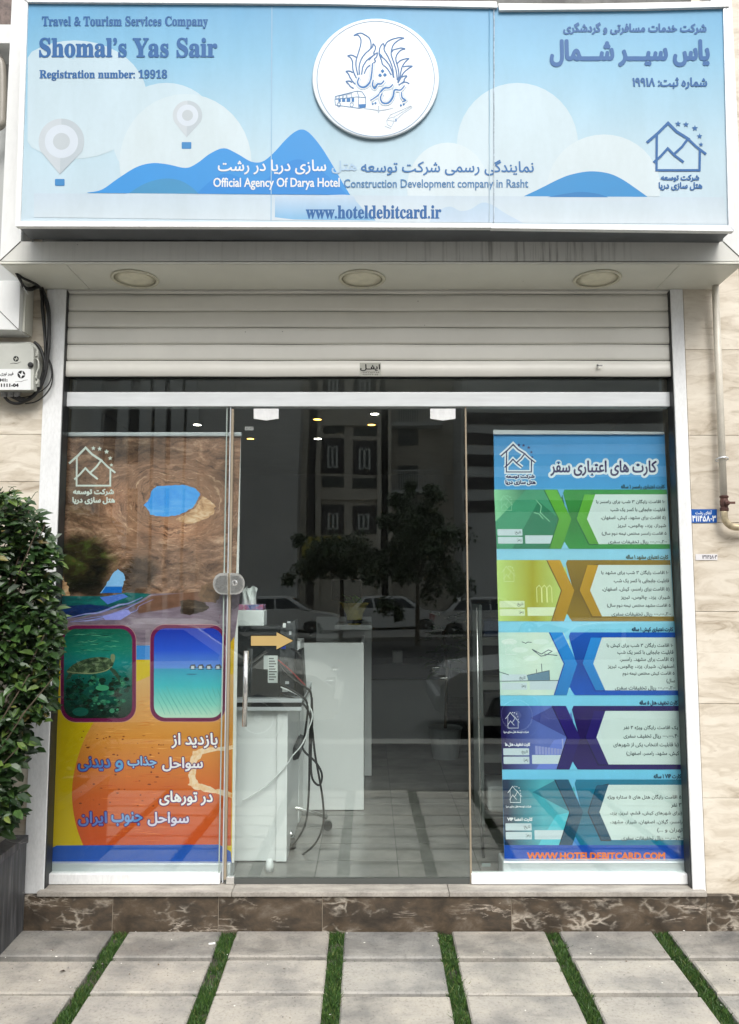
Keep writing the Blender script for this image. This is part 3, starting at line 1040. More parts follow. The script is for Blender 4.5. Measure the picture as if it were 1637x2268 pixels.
fm.slab([(50, -3), (62, -3), (45, 492), (34, 501)], GY - .008, 0.02, RAIL_WHITE)
fm.slab([(1602, 10), (1614, 4), (1626, 510), (1614, 499)], GY - .008, 0.02, SILVER)
fm.slab([(34, 501), (45, 489), (1088, 494), (1090, 504)], GY - .010, 0.024, RAIL_WHITE)
fm.slab([(1088, 505), (1086, 495), (1614, 499), (1626, 512)], GY - .012, 0.026, RAIL_WHITE)
fm.slab([(50, -6), (1100, 3), (1102, 16), (700, 8), (62, 4)], GY - .012, 0.028, ALU_WHITE)
fm.slab([(1104, 7), (1300, 8), (1612, 2), (1616, 14), (1430, 19), (1106, 22)], GY - .014, 0.03, ALU_WHITE)
fm.build('frame', sg, bevel=0.0015)

BLUE, MID, DEEP = ink(62, 160, 236), ink(48, 148, 230), ink(52, 130, 200)
TXT = ink(44, 108, 174)
WHITE = ink(250, 252, 254)
art = Art(GY - 0.0004)
cl = gradient_print('printed_cloud', GY, [(80, (208, 234, 248)), (300, (218, 239, 249)), (430, (224, 241, 250))])
cl2 = gradient_print('printed_near_cloud', GY, [(80, (216, 238, 249)), (300, (226, 243, 250)), (430, (228, 243, 250))])
lim = (122, 30, 1640, 858)
art.disc(330, 440, 322, cl, 1, ZL, ry=262, clamp=lim)
art.shape([(300, 236), (345, 236), (322, 262)], ink(170, 217, 246), 2, ZL)
art.disc(735, 600, 240, cl, 2, ZL, ry=234, clamp=lim)
art.disc(820, 720, 292, cl2, 3, ZL, ry=305, clamp=lim)
limr = (0, 30, 1570, 868)
art.disc(658, 640, 268, cl, 1, ZR, ry=274, clamp=limr)
art.disc(1040, 830, 250, cl2, 2, ZR, ry=236, clamp=limr)
art.disc(350, 830, 180, cl2, 2, ZR, ry=200, clamp=limr)
sm = lambda pts: [tuple(q) for q in spline([Vector(p_) for p_ in pts], 5)]
art.shape(sm([(385, 851), (450, 838), (520, 790), (600, 740), (670, 721), (740, 726), (820, 742), (870, 722), (930, 678), (990, 655), (1050, 680), (1110, 714), (1160, 714), (1210, 675), (1260, 620), (1300, 585), (1335, 572), (1370, 590), (1420, 650), (1470, 730), (1510, 800), (1548, 862)]) + [(1540, 862), (390, 853)], BLUE, 4, ZL)
art.shape(sm([(870, 855), (930, 800), (990, 768), (1050, 780), (1110, 812), (1160, 857)]), MID, 5, ZL)
art.shape(sm([(1110, 857), (1170, 800), (1240, 738), (1300, 706), (1350, 712), (1420, 755), (1480, 805), (1535, 861)]), MID, 5.4, ZL)
art.shape(sm([(570, 854), (640, 812), (720, 790), (790, 796), (840, 822), (878, 856)]), ink(70, 156, 208), 6, ZL)
BAND = gradient_print('printed_band', GY, [(432, (214, 232, 246)), (470, (222, 238, 248)), (490, (228, 241, 250))])
art.shape([(150, 854), (1640, 864), (1640, 978), (150, 960)], BAND, 5, ZL)
art.shape([(0, 864), (1570, 872), (1585, 990), (0, 980)], BAND, 5.2, ZR)
art.shape(sm([(1215, 866), (1400, 864), (1545, 862), (1575, 890), (1610, 930), (1640, 950), (1660, 975)]) + [(1300, 970), (1215, 960)], gradient_print('printed_lake', GY, [(435, (206, 228, 249)), (490, (134, 196, 240))]), 6.5, ZL)
art.shape(sm([(268, 980), (310, 932), (360, 913), (405, 932), (450, 925), (500, 896), (545, 905), (600, 940), (680, 984)]), gradient_print('printed_far_hills', GY, [(440, (196, 224, 247)), (490, (210, 230, 250))]), 6.5, ZR)
art.shape(sm([(680, 870), (760, 832), (840, 792), (900, 770), (980, 757), (1060, 766), (1120, 792), (1180, 832), (1236, 872)]), ink(54, 152, 218), 4, ZR)
art.shape(sm([(790, 871), (870, 856), (940, 848), (1010, 856), (1060, 872)]), ink(40, 132, 200), 5.5, ZR)
for cx, cy, r, bx, by in ((272, 625, 101, 265, 770), (829, 510, 65, 825, 607)):
    right = [(cx + r * math.sin(R(t)), cy - r * math.cos(R(t))) for t in range(0, 126, 9)]
    left = [(2 * cx - x, y) for x, y in right]
    art.shape(right + [(bx, by)], ink(202, 214, 222), 7, ZL)
    art.shape(left + [(bx, by)], ink(214, 224, 231), 7, ZL)
    art.disc(cx, cy, r * .73, ink(226, 237, 248), 8, ZL)
    art.disc(cx, cy, r * .37, ink(206, 216, 222), 9, ZL)
    s = r / 101
    art.rect(bx - 22, by + 21, bx + 21, by + 51, ink(66, 146, 210), 7, ZL, rad=4)
art.shape([(600, 30), (602, 30), (600, 975), (598, 975)], ink(170, 208, 236), 9.2, lambda x, y: ZL(x * 2.0, y))
art.build('printed_landscape', sg)
seam = MB()
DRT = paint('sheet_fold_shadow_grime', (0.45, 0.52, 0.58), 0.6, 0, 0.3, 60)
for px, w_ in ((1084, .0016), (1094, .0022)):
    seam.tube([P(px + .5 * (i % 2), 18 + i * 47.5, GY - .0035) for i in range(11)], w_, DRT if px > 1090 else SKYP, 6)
seam.build('sheet_fold', sg)

def line_of(art_name, *args, **kw):
    a = Art(GY - 0.0018)
    a.text(*args, **kw)
    o = a.build('lettering', sg)
    if art_name: o['label'] = art_name
    return o
line_of('serif words naming travel and tourism services', serif('Travel & Tourism Services Company'), 186, 72, 918, 125, TXT, 0, ZL, bold=0.5)
line_of('largest serif name on the sign', serif("Shomal’s Yas Sair"), 175, 168, 958, 252, TXT, 0, ZL, bold=1.25)
line_of('serif registration number', serif('Registration number: 19918'), 175, 308, 738, 355, TXT, 0, ZL, bold=0.5)
line_of('serif web address', serif('www.hoteldebitcard.ir'), 678, 455, 977, 484, TXT, 0, ID, bold=0.7)
line_of(None, persian('شرکت خدمات مسافرتی و گردشگری'), 862, 100, 1492, 150, TXT, 0, ZR, bold=1.1)
line_of('largest Persian name on the sign', persian('یاس سیـــر شـــمال'), 805, 178, 1503, 290, TXT, 0, ZR, bold=2.6)
line_of(None, persian('شماره ثبت: ۱۹۹۱۸'), 1168, 343, 1495, 392, TXT, 0, ZR, bold=1.0)
line_of('white Persian words over the blue hill', persian('سازی دریا در رشت'), 483, 354, 722, 386, WHITE, 0, ID, bold=0.55)
line_of(None, persian('هتل'), 735, 356, 790, 384, ink(186, 216, 242), 0, ID, bold=0.55)
line_of('blue Persian words right of the hill', persian('نمایندگی رسمی شرکت توسعه'), 800, 354, 1182, 388, ink(60, 124, 188), 0, ID, bold=0.55)
line_of('white English words over the blue hill', 'Official Agency Of Darya Hotel', 473, 394, 752, 420, WHITE, 0, ID, bold=0.5)
line_of('blue English words right of the hill', 'Construction Development company in Rasht', 762, 397, 1170, 421, ink(84, 138, 190), 0, ID, bold=0.35)
a = Art(GY - 0.0018)
house_logo(a, 1230, 539, 1492, 752, TXT, 0, ZR, w=15)
a.text(persian('شرکت توسعه'), 1293, 773, 1460, 802, TXT, 1, ZR, bold=0.8)
a.text(persian('هتل سازی دریا'), 1283, 806, 1474, 840, TXT, 1, ZR, bold=0.8)
tag(a.build('house_emblem', sg), 'blue outlined house emblem with five stars')

# round emblem, a raised disc
ex, ey = ZE(803, 790)
ec, er = P(ex, ey, GY - .005), (P(ex + 757 / 5.2806 * K, ey, GY - .005) - P(ex, ey, GY - .005)).x
m = MB()
m.lathe([(er, 0.0), (er, -0.008), (er - .003, -0.010), (0.001, -0.010)], (ec.x, ec.y, ec.z), (0, 1, 0), paint('white_acrylic', (0.57, 0.63, 0.67), 0.3, 0, 0.02), 96)
em = m.build('emblem_disc', sg)
EY = GY - .005 - .0106
a = Art(EY)
LN, LB, LF = ink(96, 140, 188), ink(70, 122, 180), ink(52, 128, 196)
# rescale emblem art so that its size matches the raised disc seen nearer the eye
a.stroke([(803 + 703 * math.cos(t * math.tau / 80), 785 + 690 * math.sin(t * math.tau / 80)) for t in range(80)], 9, ink(150, 178, 208), 0, ZE, closed=True)
fl_ = [
    [(540, 268), (580, 245), (630, 238), (680, 262), (715, 285), (738, 320), (748, 385), (735, 430), (680, 480), (630, 550), (605, 640), (608, 735)],
    [(540, 268), (590, 262), (625, 310), (622, 380), (600, 460), (570, 560), (568, 640), (590, 740)],
    [(770, 362), (800, 400), (795, 440), (780, 470), (778, 500), (700, 560), (650, 640), (635, 735)],
    [(770, 362), (765, 400), (735, 430)],
    [(825, 470), (815, 520), (788, 548), (800, 575), (770, 600), (700, 650), (665, 725)],
    [(825, 470), (780, 500), (720, 560)],
    [(465, 510), (510, 500), (560, 520), (575, 535)],
    [(465, 510), (500, 530), (525, 580), (528, 660), (545, 720), (575, 780)],
    [(445, 695), (490, 692), (530, 710)],
    [(445, 695), (475, 725), (500, 775), (530, 820), (560, 850)],
    [(445, 815), (490, 812), (520, 828)],
    [(445, 815), (480, 850), (505, 880), (540, 900)],
    [(1145, 298), (1090, 290), (1040, 300), (990, 315), (940, 345), (915, 390), (905, 440), (950, 520), (1000, 640), (1020, 770)],
    [(1145, 298), (1080, 320), (1020, 370), (995, 430), (990, 500), (1020, 590), (1050, 690), (1062, 800)],
    [(895, 358), (865, 390), (850, 430), (848, 500), (900, 540), (960, 610), (1000, 700), (1015, 770)],
    [(895, 358), (905, 400), (905, 440)],
    [(1158, 425), (1110, 415), (1060, 425), (1010, 440), (998, 465)],
    [(1158, 425), (1100, 445), (1055, 500), (1045, 560), (1070, 650), (1080, 740), (1070, 810)],
    [(1205, 540), (1160, 545), (1100, 565), (1062, 600)],
    [(1205, 540), (1160, 580), (1120, 640), (1105, 700), (1095, 760), (1068, 830)],
    [(1245, 632), (1190, 632), (1130, 640)],
    [(1245, 632), (1190, 665), (1140, 710), (1110, 760), (1070, 835)],
    [(1180, 750), (1145, 752), (1110, 765)],
    [(1180, 750), (1145, 790), (1140, 815), (1080, 860)],
    [(1205, 845), (1170, 825), (1130, 830), (1075, 860)],
    [(848, 500), (875, 570), (885, 610), (940, 660), (990, 740)],
]
for k, f in enumerate(fl_):
    a.stroke(f, 15, LB, 1 + (k % 4) * .2, ZE, smooth=4)
a.stroke([(850, 480), (875, 510), (850, 515)], 12, LF, 2, ZE)
def brush(pts, w0, layer=3):
    a.stroke(pts, w0 + 30, ink(186, 216, 238), layer - .6, ZE, smooth=5)
    a.stroke(pts, w0 + 18, ink(248, 250, 252), layer - .3, ZE, smooth=5)
    a.stroke(pts, w0, LF, layer, ZE, smooth=5, taper=0.45)
brush([(765, 600), (755, 720), (735, 820), (680, 880), (620, 880), (585, 830), (605, 770)], 26)
brush([(775, 800), (765, 860), (790, 900), (825, 850), (870, 845), (905, 805)], 26, 5)
brush([(1010, 850), (970, 890), (910, 895), (870, 930), (830, 985), (740, 1045)], 24, 4)
brush([(1150, 865), (1100, 920), (1030, 920), (1010, 1000), (960, 1070), (890, 1075), (860, 1020), (880, 960)], 26, 6)
brush([(1110, 945), (1120, 1010), (1160, 1045), (1120, 1060)], 22, 7)
for cx, cy in ((885, 692), (855, 742), (913, 738), (768, 1085), (800, 1075), (1105, 1102), (1138, 1092)):
    s = 24 if cy < 800 else 15
    a.shape([(cx, cy - s), (cx + s, cy), (cx, cy + s), (cx - s, cy)], LF, 7, ZE)
# coach
a.stroke([(320, 995), (520, 945), (580, 930), (640, 940), (680, 1000), (685, 1080), (680, 1125), (610, 1138), (320, 1098), (315, 1040)], 8, LN, 1, ZE, closed=True)
a.stroke([(320, 1030), (580, 1000), (685, 1010)], 7, LN, 1.3, ZE)
for x0, x1, d in ((330, 362, 0), (372, 405, 8), (415, 450, 16), (460, 515, 26)):
    a.stroke([(x0, 995 - d), (x1, 988 - d), (x1, 1018 - d * .3), (x0, 1025 - d * .3)], 6, LN, 1.6, ZE, closed=True)
for x0, x1 in ((355, 385), (400, 438), (455, 500), (515, 545)):
    a.rect(x0, 1028 - (x0 - 355) * .09, x1, 1060, LF, 1.6, ZE)
a.stroke([(580, 935), (600, 1000), (595, 1130)], 7, LN, 2, ZE)
a.shape([(600, 1090), (682, 1085), (678, 1130), (606, 1136)], LF, 1.6, ZE)
for cx in (362, 515):
    a.stroke([(cx + 20 * math.cos(t * .7), 1095 + 26 * math.sin(t * .7)) for t in range(9)], 7, LN, 2.2, ZE, closed=True)
# plane and train
GLN = ink(188, 204, 222)
a.stroke([(665, 1140), (760, 1150), (840, 1165), (920, 1155), (1015, 1135)], 14, GLN, 1, ZE, taper=.5)
a.stroke([(838, 1110), (838, 1195)], 24, GLN, 1.4, ZE, taper=.4)
a.stroke([(950, 1260), (980, 1215), (1110, 1160), (1225, 1108), (1240, 1130), (1130, 1200), (1020, 1300), (990, 1360), (940, 1330), (935, 1280)], 7, GLN, 1, ZE, closed=True)
a.stroke([(950, 1260), (1025, 1240), (1225, 1120)], 6, GLN, 1.3, ZE)
a.stroke([(1025, 1240), (1015, 1320)], 6, GLN, 1.6, ZE)
a.stroke([(945, 1280), (1015, 1290)], 6, GLN, 1.8, ZE)
a.stroke([(910, 1350), (985, 1380)], 6, GLN, 2, ZE)
a.shape([(1035, 1270), (1050, 1255), (1055, 1290), (1040, 1300)], LF, 1, ZE)
tag(a.build('emblem_artwork', em), 'blue line drawing of wings, Persian script, coach, plane and train')

# ------------------------------------------------------------------ roll-up banners behind the glass
def photo_ink(name, cols, scale=6, stretch=(1, 1, 1), rot=(0, 0, 0), dist=0.6, stops=None):
    m, nt, b = new_mat(name)
    n = noise(nt, coords(nt, stretch, rot), scale, 9, 0.66, dist)
    stops = stops or [0.30 + 0.4 * i / (len(cols) - 1) for i in range(len(cols))]
    c = ramp(nt, [(p, rgb(*q, PK)) for p, q in zip(stops, cols)], n)
    nt.links.new(c, b.inputs['Base Color'])
    b.inputs['Roughness'].default_value = 0.55
    b.inputs['Specular IOR Level'].default_value = 0.25
    return m

PK, SAT = 0.90, 1.12                                      # fresh saturated banner inks
BLY = 0.05
lb = thing('banner_stand', (-1.11, BLY, 0.17), 'roll up banner with a sea cave photo, turtle picture and orange beach', 'banner', 'roll up banners behind the glass')
a = Art(BLY)
ROCKL = photo_ink('printed_lit_rock', [(146, 106, 76), (206, 166, 130), (240, 218, 190)], 14, (1, 1, 2), (0, R(30), 0), 1.4)
ROCKD = photo_ink('printed_dark_rock', [(30, 26, 20), (66, 54, 42), (104, 84, 66)], 6, (1, 1, 2), (0, R(20), 0), 1.2)
def cave_print():
    m, nt, b = new_mat('printed_cave_photo')
    g = nt.nodes.new('ShaderNodeNewGeometry')
    pos = g.outputs['Position']
    wn_ = N(nt, 'ShaderNodeTexNoise', Scale=5.0, Detail=6, Roughness=.6)
    nt.links.new(pos, wn_.inputs['Vector'])
    wp = N(nt, 'ShaderNodeVectorMath', operation='MULTIPLY_ADD')
    nt.links.new(wn_.outputs['Color'], wp.inputs[0])
    wp.inputs[1].default_value = (.16, 0, .16)
    nt.links.new(pos, wp.inputs[2])
    def dist(cx, cy, rx, ry, src):
        c, e = P(*B1(cx, cy), BLY), P(*B1(cx + rx, cy + ry), BLY)
        s = N(nt, 'ShaderNodeVectorMath', operation='SUBTRACT')
        nt.links.new(src, s.inputs[0])
        s.inputs[1].default_value = (c.x + .08 * (src is not pos), 0, c.z + .08 * (src is not pos))
        k = N(nt, 'ShaderNodeVectorMath', operation='MULTIPLY')
        nt.links.new(s.outputs[0], k.inputs[0])
        k.inputs[1].default_value = (1 / abs(e.x - c.x), 0, 1 / abs(e.z - c.z))
        l_ = N(nt, 'ShaderNodeVectorMath', operation='LENGTH')
        nt.links.new(k.outputs[0], l_.inputs[0])
        return l_.outputs['Value']
    def blob(cx, cy, rx, ry, soft=.35, amt=1.0):
        return ramp(nt, [(1 - soft, (amt,) * 3), (1.0, (0, 0, 0))], dist(cx, cy, rx, ry, wp.outputs[0]))
    W0 = wp.outputs[0]
    r1 = noise(nt, coords(nt, (1.1, 1, 2.4), (0, R(-14), 0)), 7, 10, .7, 1.2)
    c = ramp(nt, [(.30, rgb(70, 50, 40, PK)), (.42, rgb(128, 98, 80, PK)), (.54, rgb(172, 138, 116, PK)), (.68, rgb(216, 188, 166, PK))], r1)
    r2 = noise(nt, coords(nt, (1, 1, 2), (0, R(-10), 0)), 42, 8, .75, 1.6)
    c = mix(nt, 1.0, c, ramp(nt, [(.34, (.62, .59, .57)), (.50, (1, 1, 1)), (.7, (1.2, 1.17, 1.12))], r2), 'MULTIPLY')
    # strata sweeping round the opening: noise laid out in turns about it
    cc_ = P(*B1(1060, 600), BLY)
    e_ = P(*B1(1270, 740), BLY)
    s_ = N(nt, 'ShaderNodeVectorMath', operation='SUBTRACT')
    nt.links.new(W0, s_.inputs[0])
    s_.inputs[1].default_value = (cc_.x + .08, 0, cc_.z + .08)
    k_ = N(nt, 'ShaderNodeVectorMath', operation='MULTIPLY')
    nt.links.new(s_.outputs[0], k_.inputs[0])
    k_.inputs[1].default_value = (1 / abs(e_.x - cc_.x), 0, 1 / abs(e_.z - cc_.z))
    d = dist(1060, 600, 210, 140, W0)
    nr_ = N(nt, 'ShaderNodeVectorMath', operation='NORMALIZE')
    nt.links.new(k_.outputs[0], nr_.inputs[0])
    sp_ = N(nt, 'ShaderNodeSeparateXYZ')
    nt.links.new(nr_.outputs[0], sp_.inputs[0])
    cb_ = N(nt, 'ShaderNodeCombineXYZ')
    nt.links.new(sp_.outputs['X'], cb_.inputs[0])
    nt.links.new(sp_.outputs['Z'], cb_.inputs[1])
    nt.links.new(N_scale(nt, d, 6.5), cb_.inputs[2])
    n1 = noise(nt, cb_.outputs[0], 1.15, 10, .72, .5)
    sw = ramp(nt, [(.30, rgb(66, 46, 36, PK)), (.42, rgb(132, 98, 76, PK)), (.50, rgb(178, 140, 112, PK)), (.56, rgb(150, 112, 88, PK)), (.64, rgb(214, 184, 156, PK)), (.75, rgb(120, 90, 72, PK))], n1)
    near = ramp(nt, [(.30, (.95,) * 3), (.85, (.25,) * 3)], N_scale(nt, d, .25))
    c = mix(nt, near, c, sw)
    c = mix(nt, blob(700, 190, 560, 150, .7, .85), c, mix(nt, 1.0, c, (.42, .42, .40), 'MULTIPLY'))
    c = mix(nt, blob(300, 560, 260, 330, .6, .75), c, mix(nt, 1.0, c, (.50, .50, .46), 'MULTIPLY'))
    c = mix(nt, blob(620, 640, 110, 240, .8, .6), c, mix(nt, 1.0, c, (1.35, 1.25, 1.2), 'MULTIPLY'))
    c = mix(nt, blob(1430, 420, 160, 260, .8, .6), c, mix(nt, 1.0, c, (.62, .60, .56), 'MULTIPLY'))
    c = mix(nt, blob(1080, 830, 420, 120, .8, .55), c, mix(nt, 1.0, c, (1.45, 1.32, 1.2), 'MULTIPLY'))
    moss = ramp(nt, [(.35, rgb(36, 30, 18, PK)), (.5, rgb(78, 66, 36, PK)), (.62, rgb(92, 104, 42, PK)), (.75, rgb(128, 98, 60, PK))], noise(nt, coords(nt, (1, 1, 1.6), (0, R(15), 0)), 9, 8, .65, 1.0))
    c = mix(nt, blob(380, 1090, 270, 270, .35), c, moss)
    c = mix(nt, blob(400, 1290, 330, 110, .6, .8), c, (.006, .008, .006))
    c = mix(nt, blob(800, 1180, 170, 190, .5, .8), c, mix(nt, 1.0, c, (.30, .32, .32), 'MULTIPLY'))
    c = mix(nt, blob(1200, 1150, 420, 130, .7, .55), c, mix(nt, 1.0, c, (.55, .52, .48), 'MULTIPLY'))
    gm = N(nt, 'ShaderNodeGamma', Gamma=1.5)
    nt.links.new(c, gm.inputs[0])
    c = mix(nt, 1.0, gm.outputs[0], (1.72, 1.78, 1.80), 'MULTIPLY')
    nt.links.new(c, b.inputs['Base Color'])
    b.inputs['Roughness'].default_value = .5
    b.inputs['Specular IOR Level'].default_value = .25
    return m
def N_map(nt, src):
    q = N(nt, 'ShaderNodeMapRange')
    q.inputs[1].default_value, q.inputs[2].default_value = -1, 1
    nt.links.new(src, q.inputs[0])
    return q.outputs[0]
def N_scale(nt, src, k):
    q = N(nt, 'ShaderNodeMath', operation='MULTIPLY')
    nt.links.new(src, q.inputs[0])
    q.inputs[1].default_value = k
    return q.outputs[0]
def rough(pts, amp, n=5, seed=1):
    r_ = random.Random(seed)
    out = []
    for i, (x0, y0) in enumerate(pts):
        x1, y1 = pts[(i + 1) % len(pts)]
        for k in range(n):
            t = k / n
            out.append((x0 + (x1 - x0) * t + r_.uniform(-amp, amp), y0 + (y1 - y0) * t + r_.uniform(-amp, amp)))
    return out
rr = random.Random(3)
SAT = 0.80
a.shape([B1(218, 98), B1(1590, 98), B2(1535, 215), B2(120, 215)], cave_print(), 0)
hole = [(840, 630), (880, 592), (900, 520), (940, 487), (1060, 481), (1160, 476), (1240, 505), (1278, 545), (1250, 600), (1225, 648), (1150, 690), (1080, 716), (980, 720), (890, 708), (882, 680)]
a.shape(rough([(1090, 738), (1170, 700), (1240, 650), (1292, 560), (1340, 590), (1392, 640), (1376, 700), (1290, 752), (1190, 782), (1120, 760)], 7, 4), ROCKL, 3.5, B1)
SAT = 1.15
a.shape(rough(hole, 4, 4), photo_ink('printed_hole_sky', [(66, 142, 230), (104, 172, 240), (164, 208, 250)], 4, (1, 1, 2), (0, R(-20), 0)), 4, B1)
a.shape(rough([(150, 1150), (205, 1180), (250, 1250), (275, 1335), (150, 1338)], 8), ROCKL, 4, B1)
a.shape(rough([(505, 1310), (560, 1230), (600, 1160), (640, 1128), (688, 1165), (692, 1210), (672, 1262), (668, 1312)], 5, 4), ink(150, 196, 240), 4, B1)
a.shape([(512, 1312), (545, 1262), (672, 1262), (668, 1312)], ink(52, 112, 196), 5, B1)
SAND = photo_ink('printed_wet_sand', [(96, 84, 100), (132, 116, 128), (160, 146, 160)], 5, (1, 1, 5), (0, R(18), 0), .6)
SANDB = photo_ink('printed_brown_sand', [(98, 70, 58), (138, 102, 86)], 6, (1, 1, 5), (0, R(12), 0), .6)
a.shape([B1(150, 1450), B1(560, 1340), B1(900, 1318), B1(1590, 1300), B2(1535, 215), B2(120, 215)], SAND, 5.5)
a.shape([(760, 1400), (900, 1335), (1270, 1300), (1300, 1380), (1000, 1440), (800, 1470)], SANDB, 6, B1)
SEA = photo_ink('printed_teal_sea', [(8, 46, 60), (12, 92, 92), (24, 120, 112)], 6, (1, 1, 6), (0, 0, 0), .5)
a.shape([(140, 1336), (560, 1336), (700, 1308), (900, 1318), (780, 1388), (560, 1450), (330, 1500), (130, 1510)], SEA, 6.3, B1)
a.shape([(140, 1420), (420, 1400), (600, 1420), (330, 1500), (130, 1512)], photo_ink('printed_navy_sea', [(14, 30, 70), (30, 56, 110)], 9, (1, 1, 5)), 7, B1)
a.shape([(500, 1345), (680, 1318), (720, 1340), (560, 1400)], ink(96, 126, 206), 7.2, B1)
WAVE = photo_ink('printed_wave_foam', [(104, 112, 170), (146, 150, 206), (190, 190, 226)], 16, (1, 1, 3), (0, R(25), 0))
for k, (o_, dy, w_) in enumerate(((0, 0, 15), (60, 26, 9), (30, 48, 12), (140, 40, 7))):
    a.stroke([(240 + o_, 1512 + dy * .5 + rr.uniform(-4, 4)), (380 + o_, 1476 + dy), (500 + o_, 1462 + dy * .8), (640 + o_, 1408 + dy), (720 + o_ * .6, 1392 + dy * .5), (830 + o_ * .6, 1345 + dy * .4)], w_, WAVE, 7.4 + k * .12, B1, smooth=4, taper=.7)
a.shape([(520, 1490), (720, 1440), (740, 1470), (660, 1520), (540, 1520)], ink(156, 158, 226), 8, B1)
a.shape(rough([(1260, 1330), (1290, 1262), (1350, 1228), (1420, 1250), (1442, 1330), (1390, 1385), (1290, 1380)], 7, 4), photo_ink('printed_beach_rock', [(60, 44, 34), (124, 96, 74), (160, 130, 104)], 20), 7, B1)
a.shape(rough([(1125, 1372), (1180, 1364), (1300, 1378), (1350, 1430), (1300, 1460), (1190, 1482), (1122, 1470)], 5, 4), photo_ink('printed_driftwood', [(26, 20, 16), (64, 50, 40), (120, 104, 90)], 16, (1, 1, 4)), 8, B1)
# lower half
SAT = 1.06
YEL2 = ink(212, 184, 30)
a.shape([(120, 326), (1535, 326), (1520, 1900), (66, 1900)], YEL2, 6, B2)
a.shape([(782, 218), (897, 218), (897, 327), (782, 327)], ink(70, 140, 214), 7, B2)
ORG = gradient_print('printed_orange_beach', BLY, [(1500, (222, 176, 118)), (1640, (222, 150, 74)), (1760, (212, 104, 52)), (1860, (204, 86, 44))])
a.shape([(620, 590), (780, 500), (897, 448), (1200, 330), (1535, 330), (1514, 1765), (372, 1765)] + list(reversed(sm([(450, 815), (385, 930), (330, 1080), (295, 1230), (285, 1370), (295, 1500), (325, 1640), (372, 1765)]))), ORG, 7, B2)
GRAIN = [photo_ink('printed_sand_grain_%d' % i, [c, tuple(min(255, int(v * 1.15)) for v in c)], 30, (1, 1, 3)) for i, c in enumerate(((196, 122, 60), (226, 164, 98), (186, 84, 44), (216, 118, 62)))]
for k in range(150):
    y0 = rr.uniform(620, 1730)
    x0 = rr.uniform(470, 1250) if y0 > 830 else rr.uniform(790, 880)
    L_ = rr.uniform(30, 160)
    a.stroke([(x0, y0), (x0 + L_ * .5, y0 + rr.uniform(-6, 6)), (x0 + L_ if y0 > 830 else min(x0 + L_, 890), y0 + rr.uniform(-8, 4))], rr.uniform(2, 6), GRAIN[(0, 1)[k % 2] if y0 < 1150 else (2, 3)[k % 2]], 7.5 + (k % 5) * .1, B2, smooth=3, taper=.8)
foot = ink(132, 62, 30)
for k in range(46):
    x0, y0 = rr.uniform(330, 1000), rr.choice([rr.uniform(880, 1080), rr.uniform(1180, 1460)])
    a.disc(x0, y0, rr.uniform(4, 15), foot, 8.2, B2, ry=rr.uniform(2, 7), n=9)
a.shape(rough([(1525, 985), (1300, 1012), (1225, 1036), (1200, 1090), (1212, 1170), (1180, 1212), (1200, 1262), (1178, 1302), (1260, 1335), (1360, 1352), (1520, 1392), (1522, 1352), (1390, 1325), (1262, 1280), (1238, 1210), (1250, 1120), (1292, 1056), (1525, 1015)], 7, 4, 5), photo_ink('printed_foam', [(232, 176, 120), (244, 214, 178), (250, 232, 206)], 30), 8, B2)
MAG = ink(112, 22, 74)
a.rect(195, 58, 782, 812, ink(204, 150, 150), 8.6, B2, rad=118)
a.rect(198, 61, 779, 809, MAG, 9, B2, rad=116)
a.rect(887, 53, 1474, 808, ink(204, 150, 150), 8.6, B2, rad=116)
a.rect(890, 56, 1471, 805, MAG, 9, B2, rad=112)
a.rect(222, 88, 750, 780, gradient_print('printed_reef_water', BLY, [(1395, (24, 96, 78)), (1440, (34, 128, 110)), (1470, (34, 134, 136)), (1500, (22, 98, 88)), (1590, (6, 36, 28))]), 10, B2, rad=92)
rip = [ink(110, 180, 146), ink(10, 48, 42), ink(58, 140, 112)]
for k in range(46):
    x0, y0 = rr.uniform(250, 640), rr.uniform(96, 270)
    a.stroke([(x0, y0), (x0 + 35, y0 + rr.uniform(-12, 12)), (x0 + rr.uniform(50, 100), y0 + rr.uniform(-10, 10))], rr.uniform(2, 6), rip[k % 3], 10.4 + (k % 4) * .1, B2, smooth=3, taper=.8)
coral = [photo_ink('printed_coral_%d' % i, [tuple(v // 2 for v in c), c], 30) for i, c in enumerate(((26, 92, 70), (58, 150, 114), (8, 34, 26), (92, 180, 138), (14, 58, 48)))]
for k in range(170):
    y0 = rr.uniform(455, 742)
    x0 = rr.uniform(250, 722)
    if y0 > 690 and (x0 < 320 or x0 > 660):
        continue
    r_ = rr.uniform(7, 30)
    a.disc(x0, y0, r_, coral[rr.randrange(5) if x0 > 420 else rr.choice((0, 2, 2, 4))], 11 + (k % 8) * .1, B2, ry=r_ * rr.uniform(.5, .9), n=10)
a.disc(350, 730, 62, ink(26, 96, 84), 12, B2, ry=34)
a.disc(520, 545, 52, ink(70, 156, 116), 12, B2, ry=22)
SHELL = photo_ink('printed_turtle_shell', [(26, 40, 30), (70, 88, 62), (128, 146, 110)], 34, (1, 1, 1.5), stops=[.38, .5, .62])
a.shape(sm([(240, 415), (300, 362), (400, 320), (500, 307), (575, 318), (606, 350), (592, 385), (540, 418), (440, 438), (330, 436), (270, 440), (240, 415)]), SHELL, 13, B2)
a.stroke([(250, 420), (340, 430), (450, 432), (545, 412), (595, 378)], 7, ink(150, 160, 120), 13.4, B2, smooth=4)
a.shape(sm([(582, 318), (588, 288), (606, 284), (618, 304), (610, 345), (595, 345), (582, 318)]), ink(128, 140, 106), 13.5, B2)
a.shape(sm([(585, 385), (622, 410), (650, 455), (656, 505), (632, 470), (600, 430), (575, 405)]), ink(52, 72, 56), 13.5, B2)
a.shape(sm([(290, 430), (270, 470), (240, 480), (255, 440)]), ink(52, 72, 56), 13.5, B2)
